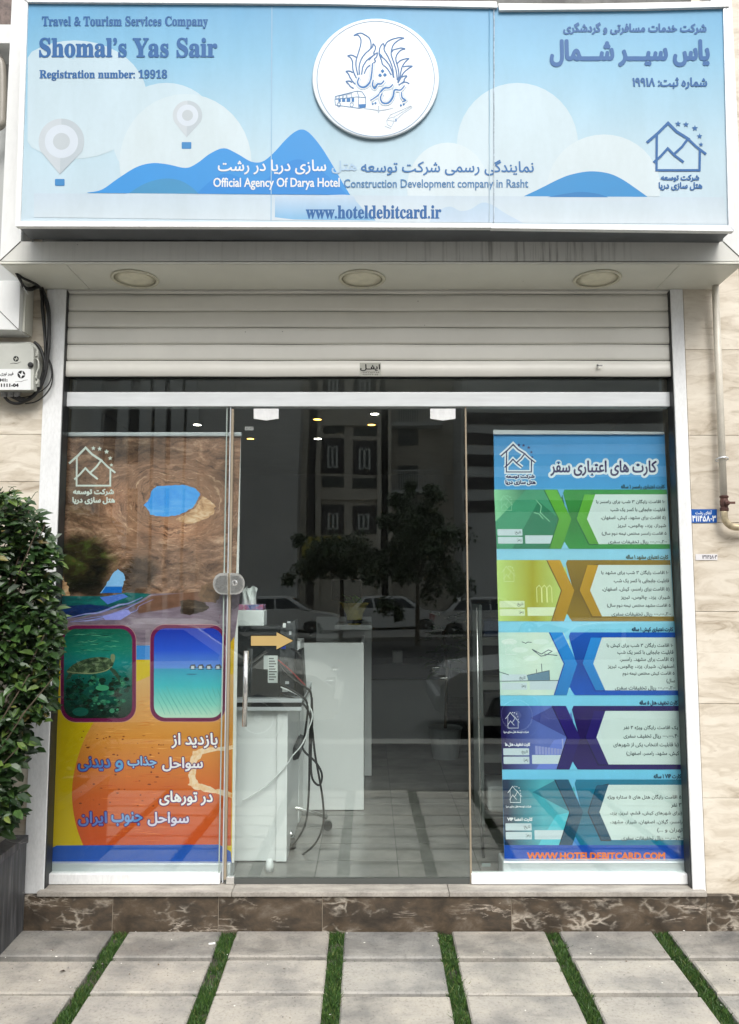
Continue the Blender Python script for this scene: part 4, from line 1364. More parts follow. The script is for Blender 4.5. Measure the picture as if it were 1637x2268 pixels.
a.rect(918, 84, 1450, 776, gradient_print('printed_lagoon', BLY, [(1392, (30, 56, 176)), (1440, (52, 92, 214)), (1480, (104, 150, 226)), (1481.5, (60, 160, 196)), (1520, (70, 190, 200)), (1560, (140, 214, 200)), (1590, (196, 228, 206))]), 10, B2, rad=92)
RIP = ink(84, 172, 164)
for k in range(19):
    x0 = 900 + k * 36
    pts = [(x0 + 10 + (k - 4) * 3, 545 + rr.uniform(-12, 8)), (x0 + 40 + k * 2, 620), (x0 + 78 + k * 3, 690), (x0 + 104 + k * 5, 752)]
    pts = [p_ for p_ in pts if 925 < p_[0] < 1440 and not (p_[1] > 700 and p_[0] > 1400)]
    if len(pts) > 1:
        a.stroke(pts, rr.uniform(4, 7), RIP, 10.5 + k * .02, B2, smooth=4, taper=.6)
for cx in (1220, 1281, 1344, 1415):
    a.shape([(cx - 30, 392), (cx - 16, 366), (cx + 14, 362), (cx + 30, 392)], ink(64, 66, 76), 11, B2)
    a.rect(cx - 14, 376, cx + 10, 398, ink(206, 214, 222), 11.5, B2)
    a.rect(cx - 24, 398, cx + 24, 404, ink(30, 60, 76), 11.2, B2)
a.disc(1210, 440, 42, ink(36, 120, 150), 11, B2, ry=6, n=16)
BLUEB = ink(40, 86, 176)
a.shape([(66, 1902), (70, 1838), (105, 1795), (165, 1764), (1425, 1756), (1512, 1812), (1520, 1902)], BLUEB, 8.5, B2)
a.shape([(1490, 220), (1540, 150), (1540, 215), (1532, 440), (1500, 440)], ink(222, 180, 40), 8, B2)
def outlined(s, x0, y0, x1, y1, fill, mp=B2, edge=(92, 34, 104), eb=3.0, fb=0.9):
    a.text(persian(s), x0, y0, x1, y1, ink(*edge), 9.5, mp, bold=eb, rings=12)
    a.text(persian(s), x0, y0, x1, y1, ink(*fill), 11, mp, bold=fb)
outlined('بازدید از', 1056, 896, 1408, 1010, (252, 250, 252))
outlined('سواحل', 985, 1084, 1294, 1188, (248, 246, 252))
outlined('جذاب', 716, 1076, 936, 1162, (150, 196, 238))
outlined('و', 620, 1108, 678, 1190, (110, 170, 226))
outlined('دیدنی', 334, 1080, 578, 1188, (84, 132, 204))
outlined('در تورهای', 962, 1342, 1370, 1452, (252, 250, 252))
outlined('سواحل', 872, 1508, 1186, 1612, (226, 222, 242))
outlined('جنوب', 592, 1508, 826, 1612, (110, 160, 220))
outlined('ایران', 336, 1504, 552, 1612, (100, 128, 200))
WL = ink(226, 234, 228)
house_logo(a, 262, 182, 620, 482, WL, 9, B1, w=14)
a.text(persian('شرکت توسعه'), 295, 508, 606, 558, WL, 9, B1, bold=0.8)
a.text(persian('هتل سازی دریا'), 290, 572, 615, 624, WL, 9, B1, bold=0.8)
a.box(P(*B1(218, 98), BLY).x, P(*B1(1590, 98), BLY).x, BLY + .001, BLY + .004, P(*B2(70, 1900), BLY).z, P(*B1(218, 98), BLY).z, ink(230, 230, 228))
a.build('printed_panel', lb)
bt = MB()
zt0 = P(*B1(700, 96), BLY).z
bt.box(-1.60, P(*B1(1590, 98), BLY).x + .004, BLY - .012, BLY + .016, zt0 - .004, zt0 + .016, SILVER)
bt.build('top_rail', lb, bevel=0.003)
bt = MB()
z0, z1 = P(*B2(700, 1966), BLY - .02).z, P(*B2(700, 1899), BLY - .02).z
bt.box(-1.60, P(*B2(1518, 1900), BLY).x, BLY - .025, BLY + .09, 0.172, z1, SILVER)
bt.build('base', lb, bevel=0.008)
bt = MB(); bt.tube([(-1.2, BLY + .02, z1), (-1.2, BLY + .02, zt0)], 0.008, SILVER); bt.build('pole', lb)

BRY = 0.056
SAT = 1.18
rb = thing('banner_stand', (1.08, BRY, 0.17), 'roll up price banner with five coloured travel card panels', 'banner', 'roll up banners behind the glass')
a = Art(BRY)
BGR = gradient_print('printed_pale_blue', BRY, [(950, (112, 168, 214)), (1070, (116, 178, 222)), (1230, (160, 214, 238)), (1400, (150, 214, 240)), (1700, (136, 208, 238)), (1880, (92, 140, 206))])
pan = [C1(66, 52), C1(1385, 70), C2(1568, 1850), C2(150, 1850)]
a.shape(pan, BGR, 0)
HB = gradient_print('printed_header_blue', BRY, [(950, (96, 152, 204)), (1085, (104, 170, 222))])
a.shape([(66, 85), (1388, 80), (1404, 512), (72, 512)], HB, 1, C1)
NAVY = ink(52, 46, 92)
HW = ink(236, 244, 250)
house_logo(a, 122, 160, 388, 376, HW, 2, C1, w=44)
a.text(persian('شرکت توسعه'), 163, 398, 380, 428, HW, 2, C1, bold=3.2, rings=10)
a.text(persian('هتل سازی دریا'), 160, 442, 390, 476, HW, 2, C1, bold=3.2, rings=10)
house_logo(a, 122, 160, 388, 376, NAVY, 4, C1, w=13)
a.text(persian('شرکت توسعه'), 163, 398, 380, 428, NAVY, 4, C1, bold=0.7)
a.text(persian('هتل سازی دریا'), 160, 442, 390, 476, NAVY, 4, C1, bold=0.7)
a.text(persian('کارت های اعتباری سفر'), 508, 290, 1325, 405, HW, 3, C1, bold=6.0, rings=14)
a.text(persian('کارت های اعتباری سفر'), 508, 290, 1325, 405, NAVY, 5, C1, bold=0.9)
a.build('printed_panel', rb)

CARDS = [
    dict(q=(C1(70, 512), C1(1405, 512), C1(1430, 970), C1(90, 970)), light=(150, 214, 170), dark=(44, 110, 84), rib=(104, 178, 74), mid=(62, 146, 74), sh=(34, 104, 58), label='green travel card panel',
         cap='کارت اعتباری رامسر ۱ ساله', capc=(70, 110, 110), logo=(170, 222, 190),
         txt=['۱۰ اقامت رایگان ۳ شب برای رامسر با', 'قابلیت جابجایی با کسر یک شب', '(۵ اقامت برای مشهد، کیش، اصفهان،', 'شیراز، یزد، چالوس، تبریز', '۵ اقامت رامسر مختص نیمه دوم سال)', '۲۰۰،۰۰۰،۰۰۰ ریال تخفیفات سفری']),
    dict(q=(C1(90, 1057), C1(1432, 1057), C1(1463, 1530), C1(103, 1530)), light=(196, 222, 140), dark=(168, 164, 64), rib=(196, 154, 50), mid=(142, 116, 36), sh=(108, 84, 30), label='yellow travel card panel',
         cap='کارت اعتباری مشهد ۱ ساله', capc=(110, 120, 96), logo=(224, 236, 196),
         txt=['۱۰ اقامت رایگان ۳ شب برای مشهد با', 'قابلیت جابجایی با کسر یک شب', '(۵ اقامت برای رامسر، کیش، اصفهان،', 'شیراز، یزد، چالوس، تبریز', '۵ اقامت مشهد مختص نیمه دوم سال)', '۲۰۰،۰۰۰،۰۰۰ ریال تخفیفات سفری']),
    dict(q=(C2(103, 82), C2(1470, 82), C2(1495, 568), C2(117, 568)), light=(206, 232, 222), dark=(222, 238, 224), rib=(78, 150, 224), mid=(44, 96, 188), sh=(30, 70, 156), label='pale blue travel card panel with ship and plane',
         cap='کارت اعتباری کیش ۱ ساله', capc=(60, 90, 130), logo=(238, 246, 244),
         txt=['۱۰ اقامت رایگان ۳ شب برای کیش با', 'قابلیت جابجایی با کسر یک شب', '(۵ اقامت برای مشهد، رامسر،', 'اصفهان، شیراز، یزد، چالوس، تبریز', '۵ اقامت کیش مختص نیمه دوم', 'سال)', '۲۰۰،۰۰۰،۰۰۰ ریال تخفیفات سفری']),
    dict(q=(C2(118, 650), C2(1505, 650), C2(1527, 1142), C2(133, 1142)), light=(104, 120, 186), dark=(34, 28, 82), rib=(46, 36, 112), mid=(42, 28, 96), sh=(24, 16, 66), label='purple travel card panel',
         cap='کارت تخفیف هتل ۵ ساله', capc=(40, 60, 110), logo=(246, 248, 252), sub='کارت تخفیف هتل ها',
         txt=['', 'یک اقامت رایگان ویژه ۴ نفر', '۴۰،۰۰۰،۰۰۰ ریال تخفیف سفری', '(با قابلیت انتخاب یکی از شهرهای', 'کیش، مشهد، رامسر، اصفهان)', '']),
    dict(q=(C2(135, 1220), C2(1533, 1220), C2(1555, 1727), C2(150, 1727)), light=(96, 176, 190), dark=(10, 44, 72), rib=(28, 84, 112), mid=(50, 122, 152), sh=(12, 44, 64), label='dark teal travel card panel',
         cap='کارت VIP ۱ ساله', capc=(40, 80, 110), logo=(246, 248, 252), sub='کارت اعضا VIP',
         txt=['۵ اقامت رایگان هتل های ۵ ستاره ویژه', '۳ نفر', '(برای شهرهای کیش، قشم، تبریز، یزد،', 'رامسر، گیلان، اصفهان، شیراز، مشهد،', 'تهران و ...)', '۳۰۰،۰۰۰،۰۰۰ ریال تخفیفات سفری']),
]
WPAN = ink(214, 228, 226)
GTX = ink(66, 78, 80)
for ci, cd in enumerate(CARDS):
    (tx0, ty0), (tx1, ty1), (bx1, by1), (bx0, by0) = cd['q']
    def mp(x, y, q=cd['q']):
        u, v = (x - 80) / 1337.0, (y - 512) / 458.0
        (ax, ay), (bx, by), (cx, cy), (dx, dy) = q
        return (ax * (1 - u) * (1 - v) + bx * u * (1 - v) + cx * u * v + dx * (1 - u) * v,
                ay * (1 - u) * (1 - v) + by * u * (1 - v) + cy * u * v + dy * (1 - u) * v)
    a = Art(BRY - 0.0012)
    cx0 = mp(80, 700)[0]
    PIC = gradient_print('printed_card_picture_%s' % cd['label'].split()[0], BRY, [(cx0, cd['light'] if ci < 3 else cd['dark']), (cx0 + 75, cd['dark'] if ci < 3 else cd['light']), (cx0 + 150, cd['light'] if ci != 0 else cd['dark'])], horizontal=True)
    a.shape([(80, 512), (600, 512), (640, 740), (600, 970), (80, 970)], PIC, 0, mp)
    if ci == 0:
        a.shape([(80, 760), (330, 512), (480, 512), (575, 740), (480, 970), (80, 970)], ink(76, 150, 116), 1, mp)
        a.shape([(200, 970), (420, 600), (575, 740), (480, 970)], ink(52, 122, 92), 1.4, mp)
    if ci == 2:
        for k in range(5):
            a.disc(160 + k * 80, 580 + (k % 3) * 60, 60, ink(226, 240, 232), 1 + k * .1, mp, ry=20)
        INKD = ink(70, 84, 96)
        a.stroke([(255, 580), (285, 592), (300, 582), (330, 585)], 5, INKD, 2, mp)
        a.stroke([(330, 635), (400, 670), (455, 640), (480, 650), (430, 680), (395, 685), (330, 635)], 6, INKD, 2, mp)
        a.stroke([(420, 670), (520, 680)], 6, INKD, 2.2, mp)
        a.shape([(290, 850), (285, 825), (350, 815), (455, 790), (455, 860), (290, 862)], ink(112, 140, 160), 2, mp)
        a.stroke([(285, 825), (455, 790), (455, 860)], 5, INKD, 2.3, mp)
        a.stroke([(400, 800), (398, 740)], 5, INKD, 2.3, mp)
        a.stroke([(360, 812), (358, 780)], 5, INKD, 2.3, mp)
        a.stroke([(80, 800), (150, 822)], 5, INKD, 2.3, mp)
        a.stroke([(80, 868), (540, 862)], 5, INKD, 2.6, mp)
    if ci in (3, 4):
        hz = ink(*[int(c * .6 + d_ * .4) for c, d_ in zip(cd['light'], cd['dark'])])
        a.shape([(300, 600), (480, 512), (575, 740)], hz, 1, mp)
        a.shape([(330, 970), (470, 760), (575, 740), (480, 970)], ink(*[min(255, int(c * 1.12)) for c in cd['light']]), 1.3, mp)
    if ci == 3:
        for k in range(9):
            x0 = 330 + k * 23
            a.rect(x0, 800 + (k * 37) % 34, x0 + 19, 862, ink(150, 158, 206), 1.6 + (k % 2) * .1, mp)
        a.rect(530, 750, 540, 860, ink(160, 168, 212), 1.9, mp)
    if ci == 1:
        for k in range(3):
            a.stroke([(380 + 40 * k, 830), (380 + 40 * k, 720), (400 + 40 * k, 700), (415 + 40 * k, 720), (415 + 40 * k, 830)], 5, ink(226, 232, 170), 1.5, mp)
    if ci == 0:
        a.stroke([(400, 590), (440, 640), (430, 690), (500, 760)], 6, ink(150, 206, 170), 2, mp)
        a.stroke([(380, 690), (420, 700), (450, 740)], 6, ink(150, 206, 170), 2, mp)
    # ribbon of the X
    SHD, RIB, MIDI = ink(*cd['sh']), gradient_print('printed_card_ribbon_%s' % cd['label'].split()[0], BRY, [(ty0, cd['rib']), (by0, tuple(int(c * .86) for c in cd['rib']))]), gradient_print('printed_card_band_%s' % cd['label'].split()[0], BRY, [(ty0, cd['mid']), ((ty0 + by0) / 2, tuple(int(c * .84) for c in cd['mid'])), (by0, cd['mid'])])
    a.shape([(606, 512), (1418, 512), (1418, 970), (640, 970), (560, 850), (660, 740)], MIDI, 2.5, mp)
    a.shape([(461, 512), (566, 512), (668, 740), (580, 970), (481, 970), (565, 740)], SHD, 3, mp)
    a.shape([(470, 512), (566, 512), (668, 740), (580, 970), (489, 970), (573, 740)], RIB, 3.4, mp)
    a.shape([(700, 740), (772, 558), (866, 540), (797, 740), (868, 942), (790, 942)], SHD, 3, mp)
    a.shape([(708, 738), (778, 550), (862, 550), (790, 740), (870, 933), (798, 933)], RIB, 3.5, mp)
    a.shape([(862, 549), (1418, 549), (1418, 934), (870, 934), (788, 740)], WPAN, 3.8, mp)
    a.shape([(570, 510), (626, 510), (597, 574)], BGR, 4, mp)
    a.shape([(578, 972), (636, 972), (606, 914)], BGR, 4, mp)
    LOG = ink(*cd['logo'])
    house_logo(a, 116, 556, 220, 672, LOG, 3, mp, w=9 if ci > 2 else 7, dots=True)
    if ci > 2:
        a.text(persian('شرکت توسعه هتل سازی دریا'), 100, 692, 285, 710, LOG, 3, mp, bold=0.2, res=2)
        a.text(persian(cd['sub']), 108, 778, 292, 806, LOG, 3, mp, bold=0.4)
    fld = ink(206, 220, 226) if ci != 1 else ink(222, 234, 200)
    a.rect(92, 818, 284, 868, fld, 2.2, mp, rad=5)
    a.rect(92, 878, 284, 930, fld, 2.2, mp, rad=5)
    a.rect(304, 866, 520, 930, fld, 2.2, mp, rad=5)
    a.text(persian('تاریخ:'), 226, 830, 274, 860, GTX, 3, mp, bold=0.15, res=2)
    a.text(persian('رمز:'), 240, 890, 274, 916, GTX, 3, mp, bold=0.15, res=2)
    n = len(cd['txt'])
    for k, s in enumerate(cd['txt']):
        if not s:
            continue
        yc = 590 + k * (312.0 / (n - 1)) + (28 if ci == 4 else 0) * (1 - k / n)
        wd = min(545, 15.6 * len(s))
        a.text(persian(s), 1396 - wd, yc, 1396, yc + 34, GTX, 4.5, mp, bold=0.3, res=2)
    a.text(persian(cd['cap']), 1402 - 13.5 * len(cd['cap']), 474, 1402, 511, ink(*[int(v * .7) for v in cd['capc']]), 4.5, mp, bold=0.45, res=2)
    tag(a.build('card_panel', rb), cd['label'])
a = Art(BRY - 0.0012)
a.shape([(150, 1728), (1556, 1722), (1568, 1850), (150, 1852)], ink(46, 84, 172), 0, C2)
a.text('WWW.HOTELDEBITCARD.COM', 328, 1786, 1390, 1838, ink(226, 122, 64), 2, C2, bold=1.0)
a.build('web_address_strip', rb)
bt = MB()
bt.prism([P(x, y, BRY + .002) for x, y in pan], (0, .003, 0), ink(230, 230, 228))
bt.build('backing_sheet', rb)
bt = MB()
bt.slab([C1(64, 50), C1(1386, 66), C1(1387, 84), C1(66, 84)], BRY - .01, .02, SILVER)
bt.build('top_rail', rb, bevel=0.003)
bt = MB()
z1 = P(*C2(800, 1850), BRY - .03).z
bt.box(P(*C2(136, 1890), BRY - .03).x, P(*C2(1568, 1890), BRY - .03).x, BRY - .035, BRY + .09, 0.172, z1, SILVER)
bt.build('base', rb, bevel=0.008)
bt = MB(); bt.tube([(1.07, BRY + .02, z1), (1.08, BRY + .02, 2.3)], 0.008, SILVER); bt.build('pole', rb)

PK, SAT = 0.80, 1.0
# ------------------------------------------------------------------ interior
FZ = 0.168
def tile_mat():
    m, nt, b = new_mat('grey_floor_tile')
    g = nt.nodes.new('ShaderNodeNewGeometry')
    n = noise(nt, coords(nt, (1, 1, 1), island=3), 5, 6)
    c = ramp(nt, [(0.3, (0.15, 0.147, 0.138)), (0.7, (0.25, 0.243, 0.23))], n)
    nt.links.new(c, b.inputs['Base Color'])
    b.inputs['Roughness'].default_value = 0.25
    return m
TILE = tile_mat()
fm = MB()
fm.box(-2.2, 2.2, 0.06, 6.0, 0.0, FZ - .006, paint('tile_joint', (0.05, 0.05, 0.048), 0.8))
for i in range(-5, 6):
    for j in range(24):
        x0, y0 = i * 0.40 + .14, 0.062 + j * 0.25
        fm.box(x0 + .002, min(x0 + .398, 2.2), y0 + .003, y0 + .247, FZ - .004, FZ, TILE)
tag(fm.build('floor'), 'grey tiled shop floor', 'floor', kind='structure')
WALLI = paint('grey_interior_wall', (0.42, 0.425, 0.42), 0.7, 0, 0.06, 2)
m = MB()
m.box(-2.2, -2.15, 0.25, 6.0, 0, 3.1, WALLI); m.box(2.15, 2.2, 0.25, 6.0, 0, 3.1, WALLI)
m.box(-2.2, 2.2, 5.9, 6.0, 0, 3.1, WALLI)
m.box(-2.15, -1.555, 0.255, 0.30, 0, 3.1, WALLI); m.box(1.535, 2.15, 0.255, 0.30, 0, 3.1, WALLI)
m.box(-1.56, 1.54, 0.03, 0.30, 2.98, 3.4, WALLI)
tag(m.build('interior_wall'), 'dim grey walls inside the shop', 'wall', kind='structure')
m = MB(); m.box(-2.2, 2.2, 0.30, 6.0, 2.92, 3.0, paint('ceiling_paint', (0.55, 0.55, 0.54), 0.8))
tag(m.build('ceiling'), 'dim ceiling inside the shop', 'ceiling', kind='structure')

def lamp_mat(name, col, st):
    m, nt, b = new_mat(name)
    b.inputs['Emission Color'].default_value = (*col, 1)
    b.inputs['Emission Strength'].default_value = st
    return m
WARM, COOL = lamp_mat('warm_spot', (1.0, 0.52, 0.10), 1.6), lamp_mat('cool_spot', (1.0, 0.93, 0.80), 4)
for px, py, mt_, lab in ((437, 940, COOL, 'lit white ceiling spot above the cave banner'), (555, 971, WARM, 'lit amber ceiling spot nearest the door edge'),
                         (703, 928, WARM, 'lit amber ceiling spot right above a white one'), (704, 971, COOL, 'lit white ceiling spot right below an amber one'),
                         (830, 916, COOL, 'lit white ceiling spot highest in the door glass'), (823, 940, WARM, 'lit pale amber ceiling spot just under the highest one')):
    b0 = Vector(camo.location)
    dv = P(px, py, 0) - b0
    c = b0 + dv * ((2.918 - b0.z) / dv.z)
    root = thing('ceiling_spotlight', c, lab, 'light', 'lit ceiling spots inside the shop')
    m = MB(); m.lathe([(.034, .002), (.042, 0.0), (.042, -.004), (.034, -.005)], c, (0, 0, 1), CHROME, 24, cap=False); m.build('trim_ring', root)
    m = MB(); m.lathe([(.034, -.003), (.002, -.003)], c, (0, 0, 1), mt_, 24); m.build('lens', root)

WLAM = paint('white_laminate', (0.72, 0.74, 0.74), 0.35, 0, 0.03, 3)
GLAM = paint('grey_laminate', (0.34, 0.36, 0.36), 0.4, 0, 0.05, 3)
# front desk
DY = 0.28
dk = thing('front_desk', (-0.75, DY, FZ), 'white desk with black and silver striped top edge just behind the door', 'desk')
xa, xb, xc = -1.35, P(612, 1750, DY).x, P(636, 1750, DY).x
zt1 = P(600, 1574.5, DY - .03).z - .0005
m = MB(); m.box(xa, xb, DY + .012, DY + .03, FZ + .004, zt1, WLAM); m.build('front_panel', dk, bevel=.002)
m = MB(); m.box(xb, xc, DY, DY + .62, FZ + .004, zt1, WLAM); m.build('leg', dk, bevel=.002)
m = MB()
xe = P(668, 1560, DY - .03).x
ze = [P(600, v, DY - .03).z for v in (1590, 1573, 1565, 1557, 1549)]
m.box(xa, xe, DY - .03, DY + .66, P(600, 1574, DY - .03).z, P(600, 1566, DY - .03).z, SILVER)
m.box(xa, xe - .002, DY - .027, DY + .655, P(600, 1566, DY - .03).z, P(600, 1556, DY - .03).z, BLACK)
m.box(xa, xe, DY - .03, DY + .66, P(600, 1556, DY - .03).z, P(600, 1548, DY - .03).z, SILVER)
m.build('desk_top', dk)
ZD = P(600, 1548, DY - .03).z
# computer
pcY = DY + .02
pc = thing('computer_tower', (-0.55, pcY, ZD), 'black desktop computer tower turned with its ports sideways on the desk', 'computer')
x0, x1, x2 = P(490, 1450, pcY).x, P(620, 1450, pcY).x, P(651, 1450, pcY).x
zt2 = P(600, 1388, pcY).z
m = MB(); m.box(x0, x1, pcY, pcY + .20, ZD + .002, zt2, paint('black_steel_case', (0.018, 0.02, 0.022), 0.32, 0, .06, 5)); m.build('case', pc, bevel=.003)
m = MB(); m.prism([(x1 + .001, pcY + .002, ZD + .004), (x2, pcY + .05, ZD + .004), (x2, pcY + .05, zt2 + .03), (x1 + .001, pcY + .002, zt2 + .002)], (0, .14, 0), paint('grey_port_plate', (0.09, 0.095, 0.10), 0.4, .3, .2, 40)); m.build('port_plate', pc)
pp_ = [q_ for q_ in bpy.data.objects if q_.name == 'port_plate'][0]
for k, (px, py, w_, h_, c) in enumerate(((630, 1385, 8, 12, WLAM), (640, 1378, 9, 5, SILVER), (628, 1430, 12, 16, paint('blue_port', (0.02, 0.05, 0.35), .4)), (634, 1470, 9, 12, BLACK), (636, 1512, 10, 7, SILVER), (632, 1528, 16, 10, WLAM), (643, 1402, 6, 10, SILVER))):
    q = P(px, py, pcY)
    m = MB()
    m.box(q.x - w_ * .00095, q.x + w_ * .00095, pcY - .004 + .0004 * k, pcY + .002, q.z - h_ * .00095, q.z + h_ * .00095, c)
    m.build('port', pp_)
a = Art(pcY - .001)
a.rect(346, 520, 402, 676, ink(206, 214, 212), 0, DM)
a.rect(322, 520, 347, 598, ink(188, 196, 196), 0, DM)
for k in range(9):
    a.rect(352, 534 + k * 15, 380 + (k * 7) % 18, 541 + k * 15, ink(96, 100, 100), 1, DM)
a.build('serial_sticker', pc)
m = MB()
q0, q1 = P(654, 1547, pcY + .03), P(673, 1440, pcY + .03)
m.prism([(q0.x, pcY + .03, ZD + .002), (q1.x + .004, pcY + .03, ZD + .002), (q1.x - .012, pcY + .03, q1.z), (q0.x, pcY + .03, q1.z - .01)], (0, .16, 0), BLACK)
tag(m.build('speaker_box', bevel=.003), 'small black wedge box between the computer and the hanging cables', 'box')
# tissue pack on the computer
ZC = zt2
tb = thing('tissue_box', (-0.53, pcY, ZC), 'white tissue pack with purple print standing on the computer', 'box')
q0, q1 = P(517, 1383, pcY), P(584, 1383, pcY)
zz_ = [P(550, v, pcY).z for v in (1388, 1352, 1342, 1300)]
m = MB(); m.box(q0.x - .06, q1.x, pcY + .01, pcY + .13, ZC + .001, zz_[1], paint('white_card', (0.72, 0.76, 0.76), .6, 0, .06, 12)); m.build('carton', tb, bevel=.006)
m = MB(); m.box(q0.x - .05, q1.x - .006, pcY + .02, pcY + .12, zz_[1], zz_[2] + .006, photo_ink('purple_print', [(40, 60, 130), (150, 160, 200), (190, 90, 130), (220, 226, 230)], 30)); m.build('printed_lid', tb, bevel=.004)
m = MB()
vs = []
for i in range(9):
    for j in range(5):
        u, v = i / 8, j / 4
        q = P(535 + u * 32 + v * 3 * math.sin(i), 1344 - v * 44 + 4 * math.sin(i * 1.7), pcY + .05)
        vs.append(q + Vector((0, .03 * math.sin(i * 1.9 + j) * (0.3 + v), 0)))
m.add(vs, [(i * 5 + j, (i + 1) * 5 + j, (i + 1) * 5 + j + 1, i * 5 + j + 1) for i in range(8) for j in range(4)], paint('tissue', (0.74, 0.78, 0.77), .8))
m.build('tissue', tb, smooth=True)

# white counter further in
CY = 1.16
ct = thing('reception_counter', (0, CY, FZ), 'tall white reception counter carrying the small wrapped plant', 'counter')
x0, x1 = P(668, 1600, CY).x, P(806, 1600, CY).x
zc_ = P(740, 1424, CY).z
m = MB(); m.box(x0, x1, CY, CY + .03, FZ + .004, zc_, GLAM if False else WLAM); m.build('front_panel', ct, bevel=.002)
CY2 = 2.0
m = MB(); m.box(P(700, 1500, CY2).x, P(823, 1500, CY2).x, CY2, CY2 + .03, FZ + .004, P(780, 1366, CY2).z, WLAM); m.build('back_panel', ct, bevel=.002)
m = MB(); m.box(x1 - .02, x1 - .001, CY + .031, CY2 - .001, FZ + .004, zc_ - .01, WLAM); m.build('side_panel', ct)
m = MB(); m.box(P(744, 1390, 1.7).x, P(824, 1390, 1.7).x, 1.55, 2.04, P(780, 1392, 1.7).z, P(780, 1382, 1.7).z, WLAM); m.build('ledge', ct, bevel=.002)
m = MB(); m.box(P(640, 1600, .9).x, P(664, 1600, .9).x, .9, 1.15, FZ + .004, P(650, 1420, .9).z, WLAM); m.build('end_panel', ct, bevel=.002)
ZL2 = P(780, 1382, 1.7).z
# wrapped plant
pp = thing('potted_plant', (P(785, 1370, 1.65).x, 1.65, ZL2), 'small green plant wrapped in yellow paper on the white counter', 'plant')
c = P(785, 1382, 1.62)
c.z = ZL2
WRAP = paint('yellow_wrapping_paper', (0.50, 0.42, 0.10), .6, 0, .2, 18)
m = MB(); m.lathe([(.045, 0), (.05, .02), (.06, .07), (.085, .125), (.11, .15), (.08, .135), (.05, .08)], c, (0, 0, 1), WRAP, 9); m.build('wrapping', pp)
m = MB(); m.lathe([(.047, .012), (.053, .03), (.055, .034), (.05, .01)], c, (0, 0, 1), BLACK, 16, cap=False); m.build('pot_rim', pp)
BRIGHT = leaf_mat('bright_green_leaf', [(0, (0.05, 0.20, 0.02)), (1, (0.14, 0.36, 0.03))])
m = MB()
def leaf(mb, q, d, up, L_, w_, mat, fold=.25):
    d, s = d.normalized(), d.cross(up)
    if s.length < 1e-4:
        s = d.cross(Vector((1, 0, .3)))
    s = s.normalized()
    n_ = s.cross(d).normalized()
    mid = [q, q + d * L_ * .3 - n_ * w_ * fold * .2, q + d * L_ * .65 - n_ * w_ * fold * .3, q + d * L_ - n_ * w_ * fold]
    lf = [q + d * L_ * .28 + s * w_ * .5 + n_ * w_ * fold, q + d * L_ * .66 + s * w_ * .42 + n_ * w_ * fold * .6]
    rt = [q + d * L_ * .28 - s * w_ * .5 + n_ * w_ * fold, q + d * L_ * .66 - s * w_ * .42 + n_ * w_ * fold * .6]
    v = mid + lf + rt
    mb.add(v, [(0, 1, 4), (1, 2, 5, 4), (2, 3, 5), (0, 6, 1), (1, 6, 7, 2), (2, 7, 3)], mat)
for k in range(34):
    an = rnd.uniform(0, math.tau)
    d = Vector((math.cos(an), math.sin(an), rnd.uniform(.4, 1.6)))
    leaf(m, c + Vector((rnd.uniform(-.04, .04), rnd.uniform(-.04, .04), .11 + rnd.uniform(0, .04))), d, Vector((0, 0, 1)), rnd.uniform(.05, .09), .035, BRIGHT)
m.build('foliage', pp)
# monitor seen from behind, further counter, chair
MY = 2.3
mo = thing('monitor', (P(768, 1300, MY).x, MY, ZL2), 'black computer monitor standing dark behind the white counter', 'monitor')
m = MB(); m.pbox(735, 1284, 800, 1330, MY, .03, BLACK); m.build('screen', mo, bevel=.006)
m = MB(); q = P(770, 1330, MY + .015); m.tube([q, (q.x, q.y, P(770, 1400, MY).z)], .02, BLACK); m.lathe([(.1, 0), (.1, .012)], (q.x, q.y, P(770, 1404, MY).z), (0, 0, 1), BLACK, 20); m.build('stand', mo)
m = MB(); m.box(P(690, 1400, 2.3).x, P(822, 1400, 2.3).x, 2.05, 2.6, P(770, 1408, MY).z, P(770, 1404, MY).z, GLAM)
tag(m.build('work_desk'), 'low grey work surface behind the white counter under the monitor', 'desk')
Y3 = 3.0
gc = thing('grey_cabinet', (P(910, 1600, Y3).x, Y3, FZ), 'long grey cabinet with a thick dark top at the back of the shop', 'cabinet')
m = MB(); m.box(P(820, 1600, Y3).x, P(987, 1600, Y3).x, Y3, Y3 + .5, FZ + .03, P(900, 1506, Y3).z, GLAM); m.build('body', gc, bevel=.003)
m = MB(); m.box(P(815, 1600, Y3).x, P(1000, 1600, Y3).x, Y3 - .04, Y3 + .55, P(900, 1502, Y3).z, P(900, 1470, Y3).z, paint('dark_grey_top', (.09, .095, .10), .35)); m.build('top', gc, bevel=.003)
zg = P(900, 1470, Y3).z
m = MB(); m.box(P(870, 1400, Y3).x, P(892, 1400, Y3).x, Y3 + .05, Y3 + .2, zg, zg + .10, WLAM); m.build('desk_phone')
tag(bpy.data.objects['desk_phone'], 'pale desk phone on the dark top of the grey cabinet', 'phone')
bpy.data.objects['desk_phone'].data.materials.append(BLACK)
m = MB()
m.box(P(985, 1600, 2.8).x, P(1038, 1600, 2.8).x, 2.8, 3.2, FZ, P(1010, 1620, 2.8).z, BLACK)
tag(m.build('storage_box', bevel=.01), 'black low box on the floor beside the grey cabinet', 'box')
